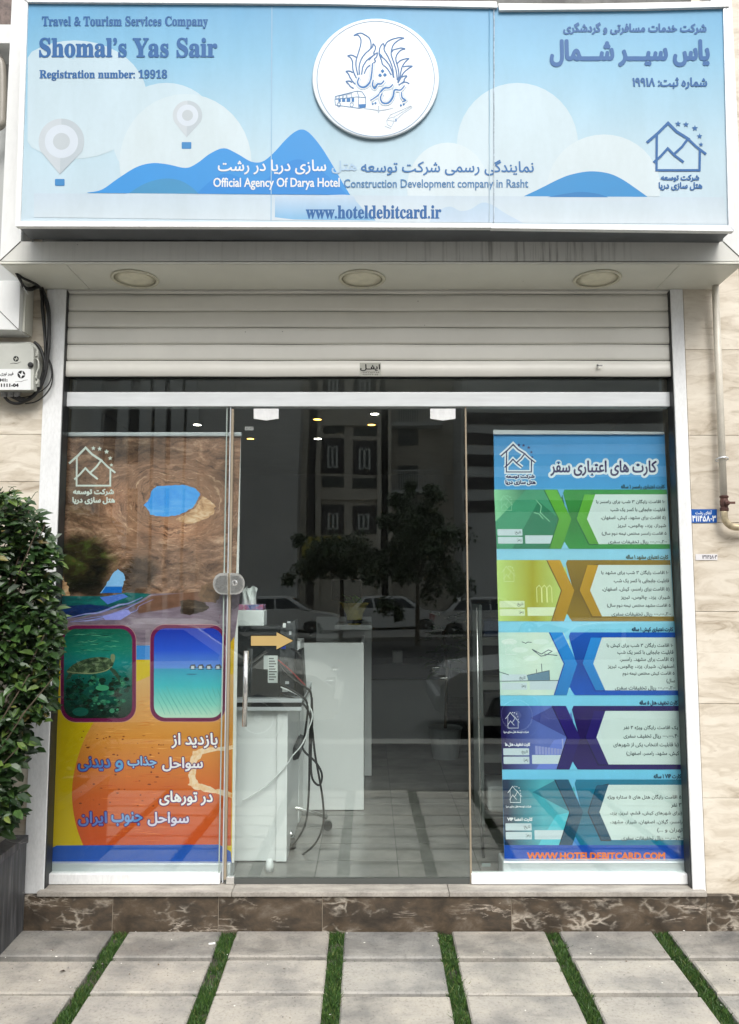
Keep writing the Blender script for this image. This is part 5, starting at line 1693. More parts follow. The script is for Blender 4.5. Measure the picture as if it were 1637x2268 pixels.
# leafy indoor plant, dark
ip = thing('indoor_plant', (P(985, 1480, 2.6).x, 2.6, FZ), 'dark leafy house plant standing by the grey cabinet', 'plant')
c = P(985, 1480, 2.6)
m = MB(); m.lathe([(.10, 0), (.13, .22), (.14, .24), (.12, .23)], (c.x, c.y, FZ), (0, 0, 1), GLAM, 20); m.build('pot', ip)
m = MB()
m.tube([(c.x, c.y, FZ + .2), (c.x + .02, c.y, c.z), (c.x - .01, c.y, c.z + .3)], .012, TWIG)
m.build('stem', ip)
m = MB()
for k in range(60):
    an = rnd.uniform(0, math.tau)
    h = rnd.uniform(-.05, .42)
    d = Vector((math.cos(an), math.sin(an), rnd.uniform(-.3, .6)))
    leaf(m, Vector((c.x, c.y, c.z + h)) + d * rnd.uniform(.02, .1), d, Vector((0, 0, 1)), rnd.uniform(.1, .16), .06, LEAF)
m.build('foliage', ip)
# office chair foot peeping from under the desk
ch = thing('office_chair', (-0.55, 0.62, FZ), 'office chair with chrome star foot half hidden behind the desk', 'chair')
cc = Vector((P(600, 1850, .62).x, .75, FZ))
m = MB()
for k in range(5):
    an = math.tau * k / 5 + .12
    e = cc + Vector((math.cos(an) * .30, math.sin(an) * .30, .06))
    m.tube([cc + Vector((0, 0, .14)), cc + Vector((math.cos(an) * .14, math.sin(an) * .14, .125)), e + Vector((0, 0, .01))], .014, CHROME, 10, r1=.010)
m.build('star_foot', ch, smooth=True)
m = MB(); m.tube([cc + Vector((0, 0, .10)), cc + Vector((0, 0, .42))], .022, CHROME, 12); m.build('gas_column', ch)
m = MB(); m.box(cc.x - .22, cc.x + .16, cc.y - .2, cc.y + .22, FZ + .43, FZ + .50, BLACK); m.build('seat', ch, bevel=.03)
for k in range(5):
    an = math.tau * k / 5 + .12
    e = cc + Vector((math.cos(an) * .30, math.sin(an) * .30, .028))
    m = MB(); m.lathe([(.026, -.018), (.028, -.012), (.028, .012), (.026, .018)], e, (math.sin(an), -math.cos(an), 0), BLACK, 16); m.build('caster', ch)
# cables
def cable(pts, r, mat, name, label, cat='cable', mp=DM):
    m = MB()
    m.tube(spline([P(*mp(x, y), Y) for x, y, Y in pts], 8), r, mat, 7)
    tag(m.build(name, smooth=True), label, cat)
CB = paint('black_cable', (0.012, 0.012, 0.012), .45)
cb = MB()
for pts in ([(405, 560, .3), (470, 640, .28), (560, 700, .26), (595, 760, .26), (585, 1000, .26), (580, 1300, .3), (560, 1480, .3), (500, 1590, .35), (455, 1630, .5)],
            [(410, 680, .3), (520, 740, .27), (572, 800, .26), (560, 950, .26), (545, 1050, .26), (620, 1130, .26), (655, 1200, .26), (640, 1260, .26), (600, 1220, .26), (592, 1100, .26), (600, 900, .26), (598, 760, .26)],
            [(420, 740, .3), (540, 790, .27), (590, 880, .26), (615, 1080, .26), (640, 1220, .26), (660, 1350, .27), (662, 1480, .3), (620, 1590, .34), (540, 1660, .4), (455, 1700, .5)],
            [(480, 480, .3), (530, 520, .28), (548, 640, .28), (540, 760, .3)]):
    cb.tube(spline([P(*DM(x, y), Y) for x, y, Y in pts], 8), .0055, CB, 7)
tag(cb.build('power_cable', smooth=True), 'tangled black cables hanging from the desk down to the floor', 'cable')
cable([(420, 700, .29), (540, 760, .27), (600, 850, .25), (575, 950, .25), (540, 1030, .25), (490, 1090, .25), (440, 1160, .265), (330, 1270, .27), (200, 1350, .27)], .0032, WLAM, 'charger_cable', 'thin white cable hanging from the computer across the desk front')
cable([(405, 545, .29), (470, 600, .28), (500, 630, .28), (560, 690, .27)], .003, paint('red_wire', (.3, .02, .02), .5), 'thin_wire', 'thin red wire behind the computer ports')
# door stop
q = P(597, 1924, .17)
m = MB(); m.lathe([(.02, 0), (.02, .03), (.017, .046), (.010, .054), (.001, .056)], (q.x, .17, FZ), (0, 0, 1), WLAM, 20)
tag(m.build('door_stop', smooth=True), 'small white domed door stop on the floor by the desk', 'door stop')

# shelves behind the right glass
SHY = 0.75
bk = thing('book_shelf', (0.78, SHY, FZ), 'dark shelf unit with grey boards behind the price banner', 'shelf')
x0 = P(1064, 1600, SHY).x
m = MB(); m.box(x0, x0 + .018, SHY, SHY + .3, FZ, P(1064, 1340, SHY).z, paint('shelf_side', (.20, .22, .21), .4)); m.build('side_panel', bk, bevel=.002)
m = MB(); m.box(x0, 2.0, SHY + .29, SHY + .3, FZ, P(1064, 1340, SHY).z, BLACK); m.build('back_panel', bk)
for py in (1416, 1514, 1594, 1676, 1800):
    m = MB(); m.box(x0 + .018, 2.0, SHY + .005, SHY + .288, P(1080, py + 14, SHY).z, P(1080, py - 4, SHY).z, paint('shelf_board_%d' % py, (.16, .165, .155), .5)); m.build('board', bk, bevel=.002)
for py, col, lab in ((1385, (.02, .04, .09), 'navy box on the top board of the shelf unit'), (1545, (.015, .015, .015), 'black box on the middle board of the shelf unit')):
    zb = [P(1080, v - 4, SHY).z for v in (1416, 1514, 1594, 1676)]
    zb = max(z for z in zb if z < P(1080, py, SHY).z)
    m = MB(); m.box(x0 + .03, x0 + .32, SHY + .03, SHY + .25, zb + .001, P(1080, py - 10, SHY).z, paint('box_card', col, .5)); tag(m.build('file_box', bevel=.004), lab, 'box')
zb = P(1080, 1796, SHY).z
m = MB(); m.box(x0 + .035, x0 + .36, SHY - .04, SHY + .24, zb + .001, P(1090, 1738, SHY).z, paint('white_bin_plastic', (.6, .62, .6), .4))
tag(m.build('storage_bin', bevel=.02), 'white plastic bin on the lowest board of the shelf unit', 'bin')
m = MB()
q0, q1 = P(1056, 1345, .35), P(1066, 1832, .35)
m.tube([q0, q1], .0048, CHROME, 10)
m.tube([q1, (q1.x + .01, .35, FZ)], .009, BLACK, 10)
tag(m.build('metal_pole', smooth=True), 'thin upright metal pole just behind the right glass', 'pole')
# ------------------------------------------------------------------ wall fittings
gp = thing('gas_pipe', (P(1595, 900, -.10).x, -.10, 1.9), 'thin cream gas pipe with a rusty valve on the travertine wall', 'pipe')
PIPE = paint('cream_pipe_paint', (0.62, 0.58, 0.50), 0.4, 0, .08, 14, fine=.12)
PYY = -0.10
p0, p1 = P(*PR(395, 60), PYY), P(*PR(457, 1640), PYY)
m = MB(); m.tube([p0 + Vector((0, 0, .03)), p0.lerp(p1, .5), p1], .0165, PIPE, 18); m.build('riser', gp, smooth=True)
RUST = paint('rusty_valve_paint', (0.10, 0.045, 0.035), 0.6, .2, .3, 40)
v0, v1 = P(*PR(460, 1632), PYY), P(*PR(462, 1748), PYY)
m = MB()
m.lathe([(.018, 0), (.020, .004), (.020, .016), (.016, .02), (.019, .03), (.019, .05), (.016, .06), (.0205, .066), (.0205, (v0 - v1).length - .002), (.017, (v0 - v1).length)], v1, v0 - v1, RUST, 12)
c = (v0 + v1) / 2
m.lathe([(.012, 0), (.012, -.03), (.007, -.034)], (c.x + .003, PYY, c.z), (0, 1, 0), RUST, 14)
m.box(c.x, c.x + .034, PYY - .04, PYY - .034, c.z - .006, c.z + .005, RUST)
m.build('valve', gp, bevel=.001)
m = MB()
e = [(460, 1748), (462, 1790), (475, 1822), (505, 1850), (545, 1864), (640, 1866)]
m.tube(spline([P(*PR(*q), PYY) for q in e], 5), .0165, paint('worn_brass_elbow', (0.50, 0.42, 0.28), .38, .35, .35, 30), 16)
m.build('elbow', gp, smooth=True)
m = MB()
c = P(*PR(445, 1366), PYY)
m.lathe([(.024, -.002), (.030, -.002), (.030, .002), (.024, .002), (.024, -.002)], c, (0, .25, 1), SILVER, 24, cap=False)
m.build('clamp_ring', gp)
a = Art(WY - .004)
a.rect(218, 1732, 408, 1832, ink(24, 92, 176), 0, PR)
a.text(persian('آبفای رشت'), 250, 1742, 370, 1776, ink(226, 236, 246), 2, PR, bold=.25)
a.text('۴۱۱۴۵۸۰۳', 228, 1780, 400, 1822, ink(240, 246, 250), 2, PR, bold=.5)
pa_, pb_ = P(*PR(218, 1732), WY - .0035), P(*PR(408, 1832), WY - .0035)
a.box(pa_.x, pb_.x, WY - .0035, WY, pb_.z, pa_.z, SILVER)
tag(a.build('number_plate'), 'small blue enamel plate with white Persian digits beside the valve', 'plate')
a = Art(WY - .003)
a.rect(252, 2062, 412, 2106, ink(232, 230, 232), 0, PR)
a.text('۱۳۱۱۳۵۸۰۳', 300, 2070, 408, 2096, ink(60, 56, 70), 1, PR, bold=.25, res=2)
pa_, pb_ = P(*PR(252, 2062), WY - .0025), P(*PR(412, 2106), WY - .0025)
a.box(pa_.x, pb_.x, WY - .0025, WY, pb_.z, pa_.z, ink(232, 230, 232))
tag(a.build('number_sticker'), 'small white number sticker on the travertine below the blue plate', 'sticker')

# neighbour's white sign surround, left edge of the picture
nb = thing('neighbour_sign', (-2.1, -.17, 2.75), 'white panelled sign surround of the shop next door, above the junction box', 'sign')
nx = P(*TL(266, 900), -.17).x
nz = P(*TL(265, 930), -.17).z
m = MB()
m.box(-2.7, nx, -.17, -.052, nz, zs_front - .018, ALU_WHITE)
m.build('lower_panel', nb, bevel=.002)
m = MB()
m.tube([P(*TL(262, 925), -.1705), P(*TL(-60, 610), -.1705)], .0018, mx_, 6)
m.build('joint_line', nb)
m = MB(); m.box(nx + .0015, nx + .012, -.135, -.052, nz + .004, zs_front - .019, SOFFIT); m.build('side_return', nb)
zb0, zb1 = P(5, 98 * K, -.25).z, P(5, 55 * K, -.25).z
m = MB(); m.box(-2.7, -1.675, -.25, -.06, zb0, zb1, ALU_WHITE); m.build('upper_beam', nb, bevel=.002)
m = MB(); m.box(-2.7, -1.675, -.10, -.06, zs_front, zb0, paint('pale_grey_recess', (.42, .43, .42), .5)); m.build('recess_panel', nb)
m = MB()
m.tube(spline([P(-40, 130 * K, -.2), P(-6, 135 * K, -.2), P(4, 150 * K, -.2), P(6, 200 * K, -.2), P(5, 260 * K, -.2), P(0, 285 * K, -.2), P(-40, 292 * K, -.2)], 6), .02, paint('taupe_letter_edge', (.30, .28, .24), .4), 10)
m.build('rounded_edge', nb, smooth=True)
m = MB(); m.box(-2.7, -1.675, -.06, .1, zb1, 4.9, paint('brown_granite', (.14, .10, .085), .4, 0, .35, 40)); m.build('granite_band', nb)
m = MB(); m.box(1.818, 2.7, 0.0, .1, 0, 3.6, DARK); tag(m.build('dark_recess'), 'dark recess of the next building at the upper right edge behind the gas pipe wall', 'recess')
m = MB(); m.box(-2.7, 2.7, .26, .30, 3.2, 5.5, STONE); tag(m.build('upper_wall'), 'stone wall of the upper storey behind the big sign', 'wall')

jb = thing('junction_box', (-1.75, -.11, 2.5), 'pale grey telecom junction box with a white label, left of the shutter', 'box')
GREY = paint('pale_grey_box_plastic', (.46, .47, .43), .45, 0, .06, 9)
m = MB(); m.slab([(-260, 1104), (430, 1104), (500, 1135), (545, 1215), (550, 1240), (535, 1800), (-260, 1800)], -.105, .05, GREY, TL); m.build('body', jb, bevel=.004)
m = MB(); m.slab([(-260, 1126), (420, 1126), (468, 1175), (480, 1230), (478, 1786), (-260, 1786)], -.150, .044, GREY, TL); m.build('lid', jb, bevel=.006)
for y in (1290, 1690):
    m = MB(); m.slab([(480, y - 60), (550, y - 60), (550, y + 50), (480, y + 50)], -.122, .02, GREY, TL); m.slab([(486, y - 25), (535, y - 25), (535, y + 15), (486, y + 15)], -.130, .006, GREY, TL)
    m.build('latch', jb, bevel=.003)
m = MB(); m.tube(spline([P(*TL(x, y), -.128) for x, y in ((510, 1340), (545, 1370), (552, 1470), (525, 1540), (515, 1630))], 5), .0045, GREY, 8); m.build('cable_guard', jb, smooth=True)
c = P(*TL(437, 1432), -.155)
m = MB(); m.lathe([(.0125, .004), (.0125, -.004), (.010, -.007), (.001, -.008)], c, (0, 1, 0), BLACK, 20); m.build('keyhole_cap', jb)
a = Art(-.1525)
a.rect(-260, 1490, 440, 1788, ink(238, 240, 240), 0, TL)
a.text(persian('فیبر نوری'), 5, 1533, 190, 1592, ink(50, 52, 54), 1, TL, bold=.3)
a.text('SH1:', -32, 1630, 104, 1668, ink(40, 40, 42), 1, TL, bold=.8)
a.text('11111-04', -22, 1702, 262, 1744, ink(40, 40, 42), 1, TL, bold=.8)
INKB = ink(34, 34, 36)
a.disc(305, 1570, 56, INKB, 1, TL)
a.shape(sm([(255, 1540), (300, 1560), (318, 1515), (330, 1560), (362, 1580), (318, 1585), (300, 1622), (285, 1580), (255, 1540)]), ink(238, 240, 240), 2, TL)
a.stroke([(215, 1676), (260, 1668), (300, 1672), (345, 1655), (398, 1645)], 10, ink(150, 150, 152), 1, TL, smooth=3, taper=.5)
a.build('label', jb)
a = Art(-.1508)
a.disc(228, 1345, 40, INKB, 0, TL)
a.shape(sm([(195, 1328), (225, 1340), (236, 1310), (246, 1340), (262, 1352), (236, 1356), (224, 1382), (214, 1352), (195, 1328)]), ink(176, 178, 168), 1, TL)
a.stroke([(145, 1416), (190, 1406), (240, 1410), (300, 1386)], 9, ink(96, 96, 92), 0, TL, smooth=3, taper=.5)
a.build('emblem', jb)
for x in (60, 158, 248):
    q = P(*TL(x, 1806), -.10)
    m = MB(); m.lathe([(.018, 0), (.018, -.012), (.015, -.014), (.015, -.026), (.012, -.03)], q, (0, 0, 1), paint('grey_gland', (.30, .30, .31), .5), 10); m.build('cable_gland', jb)

bd = MB()
Yc = -.075
for k, pts in enumerate((
        [(575, 318), (590, 420), (622, 700), (640, 1000), (650, 1250), (640, 1450), (600, 1650), (500, 1840), (350, 1955), (240, 1985), (130, 1955), (60, 1880)],
        [(590, 322), (600, 440), (600, 600), (630, 900), (648, 1100), (655, 1300), (655, 1480), (590, 1700), (480, 1880), (330, 1950), (158, 1880)],
        [(600, 330), (660, 480), (700, 650), (705, 900), (700, 1150), (680, 1350), (650, 1560), (560, 1780), (400, 1925), (248, 1890)],
        [(595, 330), (640, 500), (690, 700), (697, 900), (690, 1180), (668, 1330), (640, 1500), (600, 1660), (540, 1800)],
        [(500, 1115), (580, 1210), (625, 1330), (630, 1450), (600, 1600), (560, 1720)],
        [(490, 1108), (560, 1170), (605, 1270), (640, 1400), (640, 1520)],
        [(230, 120), (295, 220), (335, 320), (430, 365), (510, 335), (575, 318)],
        [(240, 130), (330, 195), (430, 240), (520, 285), (590, 345)],
        [(250, 150), (310, 260), (370, 330), (440, 335), (540, 300)])):
    r_ = .0072 if k < 6 else .006
    Y0 = -.20 if k > 5 else Yc
    P3 = []
    for i, (x, y) in enumerate(pts):
        t = i / (len(pts) - 1)
        Y = (-.25 + t * .165) if k > 5 else Yc - .004 * (k % 3) - (.02 if y > 1050 else 0)
        P3.append(P(*TL(x, y), Y))
    bd.tube(spline(P3, 6), r_, CB, 8)
tag(bd.build('cable_bundle', smooth=True), 'thick bundle of black cables looping down beside the junction box', 'cable')
m = MB()
for pts, r_ in (([(690, 1340), (740, 1450), (752, 1600), (722, 1750), (620, 1885), (500, 1962), (360, 1985)], .003), ([(660, 1280), (712, 1420), (738, 1560), (700, 1700), (600, 1800), (420, 1880), (300, 1900)], .0025)):
    m.tube(spline([P(*TL(x, y), -.085) for x, y in pts], 8), r_, CB, 6)
tag(m.build('thin_cable', smooth=True), 'thin black cable curling wide below the thick cable bundle', 'cable')
m = MB()
m.tube(spline([P(*TL(x, y), -.19) for x, y in ((228, 178), (262, 182), (300, 250), (340, 330), (400, 425))], 6), .0018, WLAM, 6)
tag(m.build('loose_wire', smooth=True), 'short thin white wire dangling by the cables under the canopy corner', 'wire')

# ------------------------------------------------------------------ planter and shrub
def planter_mat():
    m, nt, b = new_mat('black_streaked_stone')
    n = noise(nt, coords(nt, (30, 30, 2.2)), 1.4, 5, .7)
    c = ramp(nt, [(.35, (.030, .031, .033)), (.55, (.062, .064, .068)), (.72, (.15, .152, .155))], n)
    lv = noise(nt, coords(nt, (1, .5, 2.2)), 2.0, 4, .5, .5)
    c = mix(nt, ramp(nt, [(.4975, (0, 0, 0)), (.5, (.5, .5, .5)), (.5025, (0, 0, 0))], lv), c, (.45, .44, .42))
    nt.links.new(c, b.inputs['Base Color'])
    b.inputs['Roughness'].default_value = .5
    return m
PST = planter_mat()
pr_ = thing('planter', (-1.9, -.5, 0), 'dark streaked stone planter at the foot of the left wall', 'planter')
px1 = -1.557
pz = P(61, 1850, -.09).z
m = MB()
m.box(px1 - .03, px1, -1.0, -.083, gz(-1.0) - .02, pz - .035, PST)
m.box(-2.5, px1 - .031, -1.0, -.97, gz(-1.0) - .02, pz - .035, PST)
m.build('wall', pr_, bevel=.002)
m = MB(); m.box(px1 - .075, px1 + .008, -1.01, -.083, pz - .034, pz, PST); m.box(-2.5, px1 - .076, -1.01, -.93, pz - .034, pz, PST); m.build('rim', pr_, bevel=.003)
m = MB(); m.box(-2.5, px1 - .031, -.969, -.083, -.05, pz - .08, soil); m.build('soil', pr_)

sb = thing('shrub', (-1.78, -.42, pz - .08), 'dense dark green shrub spilling from the planter over the left jamb', 'shrub')
outline = [BU(*q) for q in ((-700, 70), (-60, 82), (30, 88), (100, 102), (150, 132), (190, 185), (240, 240), (285, 290), (310, 350), (322, 420), (300, 500), (300, 580), (325, 680), (345, 760), (335, 840), (318, 900), (300, 1010), (290, 1060), (250, 1100), (295, 1175), (300, 1215), (262, 1260), (205, 1276), (160, 1250), (150, 1300), (185, 1360), (196, 1440), (150, 1490), (90, 1550), (55, 1600), (110, 1640), (150, 1700), (110, 1775), (30, 1840), (-100, 1880), (-700, 1900))]
holes = [[BU(*q) for q in ((-50, 1060), (30, 1070), (62, 1120), (40, 1200), (-50, 1230))], [BU(*q) for q in ((-40, 1290), (30, 1300), (50, 1350), (-40, 1420))], [BU(*q) for q in ((205, 905), (218, 905), (215, 990), (200, 1000))]]
def inside(x, y, poly):
    r_, n = False, len(poly)
    for i in range(n):
        (x0, y0), (x1, y1) = poly[i], poly[(i + 1) % n]
        if (y0 > y) != (y1 > y) and x < (x1 - x0) * (y - y0) / (y1 - y0) + x0:
            r_ = not r_
    return r_
m = MB()
br = MB()
cnt = 0
while cnt < 8600:
    px, py = rnd.uniform(-420, 160), rnd.uniform(1090, 1900)
    if px < 0 and rnd.random() < .45:
        continue
    jx_, jy_ = rnd.gauss(0, 9), rnd.gauss(0, 9)
    if not inside(px + 13 + jx_, py + jy_, outline) or any(inside(px, py, h) for h in holes):
        continue
    if px > 20 and math.sin(px * .071 + 1.7 * math.sin(py * .031)) * math.sin(py * .057 + .8) > .72 and rnd.random() < .8:
        continue
    edge = max(0.0, min(1.0, (190 - px) / 330))
    Y = -.36 - rnd.uniform(-.15, .20) * (0.35 + edge) - .12 * edge
    q = P(px, py, Y)
    if q.z < pz + .01 and q.x < px1 and Y > -.9 and q.z < pz - .05:
        continue
    a0 = rnd.uniform(0, math.tau)
    d = Vector((math.cos(a0) * .8 + .25, math.sin(a0) * .7 - .35, rnd.uniform(-.75, .55)))
    young = rnd.random() < .12 or py > 1780
    L_ = .024 + .046 * rnd.random() ** .8 * (1.15 if young else 1)
    up = Vector((rnd.uniform(-.4, .4), -.7, 1.0)).normalized()
    leaf(m, q, d, up, L_, L_ * rnd.uniform(.42, .56), LEAF, rnd.uniform(.1, .3))
    cnt += 1
m.build('foliage', sb)
root_c = Vector((-1.83, -.45, pz - .08))
for k in range(70):
    py = rnd.uniform(1130, 1820)
    px = rnd.uniform(-120, 120)
    if not inside(px, py, outline):
        continue
    q = P(px, py, -.48 + rnd.uniform(-.14, .12))
    mid = root_c.lerp(q, .5) + Vector((rnd.uniform(-.06, .04), rnd.uniform(-.05, .05), rnd.uniform(.0, .10)))
    s0 = root_c + Vector((rnd.uniform(-.12, .12), rnd.uniform(-.1, .1), 0))
    br.tube(spline([s0, s0.lerp(mid, .6) + Vector((0, 0, .06)), mid, q], 4), .0075, TWIG, 6, r1=.002)
for pts in (((30, 110), (60, 60), (85, 55)), ((60, 100), (70, 62), (42, 55)), ((150, 140), (185, 88), (200, 82)), ((0, 80), (15, 55))):
    br.tube(spline([P(*BU(x, y), -.4) for x, y in pts], 4), .0014, LEAF, 5)
br.build('branch', sb)

# ------------------------------------------------------------------ the street behind the camera, seen only as it mirrors in the glass
def VP(zm, x, y, d):
    """point of the street at y = -d whose mirror image shows at the zoom point"""
    q = P(*zm(x, y), d)
    return Vector((q.x, -d, q.z))
RZ = -.34
ASPH = paint('asphalt', (.055, .055, .057), .85, 0, .25, 3, fine=.2)
m = MB()
m.add([(-200, -5.15, RZ), (200, -5.15, RZ), (200, -22, RZ + .0), (-200, -22, RZ)], [(3, 2, 1, 0)], ASPH)
tag(m.build('road'), 'grey asphalt street in front of the shops', 'road', kind='structure')
m = MB()
PAVE = paint('old_pavement', (.30, .29, .27), .8, 0, .12, 4)
m.box(-60, 60, -5.15, -4.85, RZ - .1, gz(-5) - .004, PAVE)
m.add([(-4.2, -4.85, gz(-4.85) - .005), (4.2, -4.85, gz(-4.85) - .005), (4.2, -2.70, gz(-2.70) - .005), (-4.2, -2.70, gz(-2.70) - .005)], [(0, 1, 2, 3)], ASPH)
m.add([(-60, -4.85, gz(-4.85) - .02), (-4.2, -4.85, gz(-4.85) - .02), (-4.2, -.083, -.02), (-60, -.083, -.02)], [(0, 1, 2, 3)], PAVE)
m.add([(4.2, -4.85, gz(-4.85) - .02), (60, -4.85, gz(-4.85) - .02), (60, -.083, -.02), (4.2, -.083, -.02)], [(0, 1, 2, 3)], PAVE)
m.box(-200, 200, -400, -22, RZ - .1, RZ + .14, PAVE)
tag(m.build('sidewalk'), 'plain pavements on both sides of the street', 'pavement', kind='structure')
m = MB()
m.box(-60, -2.61, -.05, 6, -.1, 5.5, STONE); m.box(2.7, 60, -.05, 6, -.1, 5.5, STONE)
tag(m.build('shop_terrace'), 'stone terrace that the shop belongs to, on both sides', 'building')

def block(name, x0, x1, d, h, mat, label):
    r_ = thing(name, ((x0 + x1) / 2, -d, RZ), label, 'building')
    m = MB(); m.box(x0, x1, -d - 10, -d, RZ, h, mat); m.build('wall', r_)
    return r_
BEIGE, DGREY, LGREY = paint('beige_render', (.55, .50, .43), .8, 0, .1, .6), paint('dark_grey_render', (.56, .54, .52), .8, 0, .1, .4), paint('grey_stone_render', (.55, .55, .54), .8, 0, .1, .5)
WINF = paint('white_window_frame', (.62, .62, .60), .4)
DBR = paint('dark_window_surround', (.05, .043, .045), .5)
D1 = 36
xl, xr = VP(DC, 498, 500, D1).x, VP(DC, 1000, 500, D1).x
ap = block('apartment_building', xl, xr, D1, 18, BEIGE, 'beige apartment house with dark window bays across the street, mirrored in the door')
for (x0, y0, x1, y1) in ((615, 245, 738, 458), (795, 262, 938, 465), (608, 645, 738, 825), (790, 650, 932, 825), (615, -160, 738, 60), (795, -150, 938, 65)):
    p_, q_ = VP(DC, x0, y0, D1 - .05), VP(DC, x1, y1, D1 - .05)
    m = MB(); m.box(p_.x, q_.x, -D1, -D1 + .06, q_.z, p_.z, DBR); f = m.build('window', ap)
    w_ = q_.x - p_.x
    m = MB()
    xa_, xb_, za_, zb_ = p_.x + w_ * .25, p_.x + w_ * .72, q_.z + .25, p_.z - .45
    for a0, a1, b0, b1 in ((xa_, xa_ + .09, za_, zb_), (xb_ - .09, xb_, za_, zb_), ((xa_ + xb_) / 2 - .05, (xa_ + xb_) / 2 + .05, za_, zb_), (xa_ + .09, xb_ - .09, za_, za_ + .08), (xa_ + .09, xb_ - .09, zb_ - .08, zb_)):
        m.box(a0, a1, -D1 + .06, -D1 + .12, b0, b1, WINF)
    m.build('frame', f)
    m = MB(); m.box(xa_ + .09, xb_ - .09, -D1 + .062, -D1 + .07, za_ + .08, zb_ - .08, CARGLASS); m.build('pane', f)
for (x0, y0, x1, y1) in ((620, 172, 742, 218), (798, 182, 940, 234), (615, 480, 738, 542), (790, 488, 928, 548)):
    p_, q_ = VP(DC, x0, y0, D1), VP(DC, x1, y1, D1)
    m = MB(); m.box(p_.x, q_.x, -D1, -D1 + .04, q_.z, p_.z, paint('dark_spandrel', (.06, .065, .06), .6)); m.build('spandrel', ap)
for x in (510, 560, 590, 952, 975, 995):
    p_ = VP(DC, x, 500, D1)
    m = MB(); m.box(p_.x - .16, p_.x + .16, -D1, -D1 + .35, RZ, 18, BEIGE if x not in (560, 975) else DBR); m.build('pilaster', ap)
for y in (145, 590):
    p_ = VP(DC, 700, y, D1)
    m = MB(); m.box(xl, xr, -D1, -D1 + .2, p_.z - .25, p_.z + .1, BEIGE); m.build('cornice', ap)
db = block('office_building', -34, xl - .05, 34, 19, DGREY, 'dark blank walled building across the street, mirrored beside the apartment house')
for px in (205, 268, 318, 352, 388, 420):
    x = P(px, 1200, 34).x
    m = MB(); m.box(x - .28, x + .28, -34, -33.7, RZ, 19, LGREY); m.build('pilaster', db)
for px in (236, 293, 335, 371, 404):
    x = P(px, 1200, 34).x
    for zc in (3.2, 7.4, 11.6):
        m = MB(); m.box(x - .3, x + .3, -34, -33.95, zc, zc + 3.0, DBR); m.build('window', db)
rbld = block('apartment_building', xr + .05, VP(DC, 1440, 500, 37).x, 37, 18, BEIGE, 'plain fronted house with railed balconies across the street, mirrored at the door edge')
for y in (150, 555):
    p_, q_ = VP(DC, 1010, y, 36), VP(DC, 1330, y, 36)
    bm = MB(); bm.box(p_.x, q_.x, -37, -36, p_.z - .2, p_.z, LGREY); b_ = bm.build('balcony', rbld)
    bm = MB()
    for k in range(22):
        x = p_.x + (q_.x - p_.x) * k / 21
        bm.tube([(x, -36.05, p_.z), (x, -36.05, p_.z + 1.0)], .025, WINF, 5)
    bm.tube([(p_.x, -36.05, p_.z + 1), (q_.x, -36.05, p_.z + 1)], .04, WINF, 5)
    bm.build('railing', b_)
    p2, q2 = VP(DC, 1055, y - 145, 36.9), VP(DC, 1190, y, 36.9)
    bm = MB(); bm.box(p2.x, q2.x, -37, -36.94, p2.z - 2.6, p2.z, CARGLASS); bm.build('window', rbld)
ob = block('office_building', VP(DC, 1440, 500, 33).x + .1, 36, 33, 19, LGREY, 'pale office block with long window bands, mirrored in the right hand glass')
for y in (215, 345, 480, 620, 90):
    p_, q_ = VP(DC, 1500, y, 33), VP(DC, 1500, y + 70, 33)
    m = MB(); m.box(p_.x - .3, 34, -33, -32.96, q_.z, p_.z, DBR); m.build('window', ob)
m = MB()
p_, q_ = VP(DC, 500, 838, 35.3), VP(DC, 716, 1012, 35.3)
m.box(p_.x, q_.x, -35.5, -35.3, q_.z, p_.z, paint('yellow_signboard', (.55, .46, .03), .5))
m.build('street_sign')
tag(bpy.data.objects['street_sign'], 'yellow shop sign across the street, mirrored in the door glass', 'sign')
m = MB()
m.box(-34, xl, -33.9, -33.7, RZ, 1.3, LGREY)
tag(m.build('low_wall'), 'low grey wall in front of the dark building across the street', 'wall')

def tree(x, d, zc, rx, rz, zbase, label):
    r_ = thing('street_tree', (x, -d, zbase), label, 'tree', 'street trees mirrored in the glass')
    m = MB()
    m.tube([(x, -d, zbase), (x + .03, -d, (zbase + zc) / 2), (x, -d, zc)], .08, TWIG, 10, r1=.05)
    for k in range(7):
        an = k * 2.4
        m.tube([(x, -d, zc - rz * .7), (x + math.cos(an) * rx * .35, -d + math.sin(an) * rx * .35, zc - rz * .1), (x + math.cos(an) * rx * .7, -d + math.sin(an) * rx * .7, zc + rz * rnd.uniform(-.2, .5))], .035, TWIG, 6, r1=.01)
    m.build('trunk', r_)
    m = MB()
    cl_ = [(Vector((rnd.gauss(0, .5) * rx, rnd.gauss(0, .5) * rx, rnd.gauss(0, .5) * rz)), rnd.uniform(.20, .42)) for _ in range(64)]
    for c, s in cl_:
        for _ in range(110):
            o_ = Vector((rnd.gauss(0, 1), rnd.gauss(0, 1), rnd.gauss(0, 1))).normalized() * s * rx * rnd.uniform(.3, 1)
            q = Vector((x, -d, zc)) + c + o_
            leaf(m, q, Vector((rnd.uniform(-1, 1), rnd.uniform(-1, 1), rnd.uniform(-.8, .6))), Vector((0, .3, 1)), .15, .12, TREELEAF)
    m.build('crown', r_)
p_ = VP(DC, 1150, 1000, 20)
tree(p_.x + .15, 20, VP(DC, 1180, 900, 20).z, 1.15, 1.6, RZ, 'tall narrow street tree with a thin trunk, mirrored in the door')
p_ = VP(DC, 720, 960, 21)
tree(p_.x, 21, p_.z, 1.1, .55, RZ, 'low round street tree under the yellow sign, mirrored in the door')

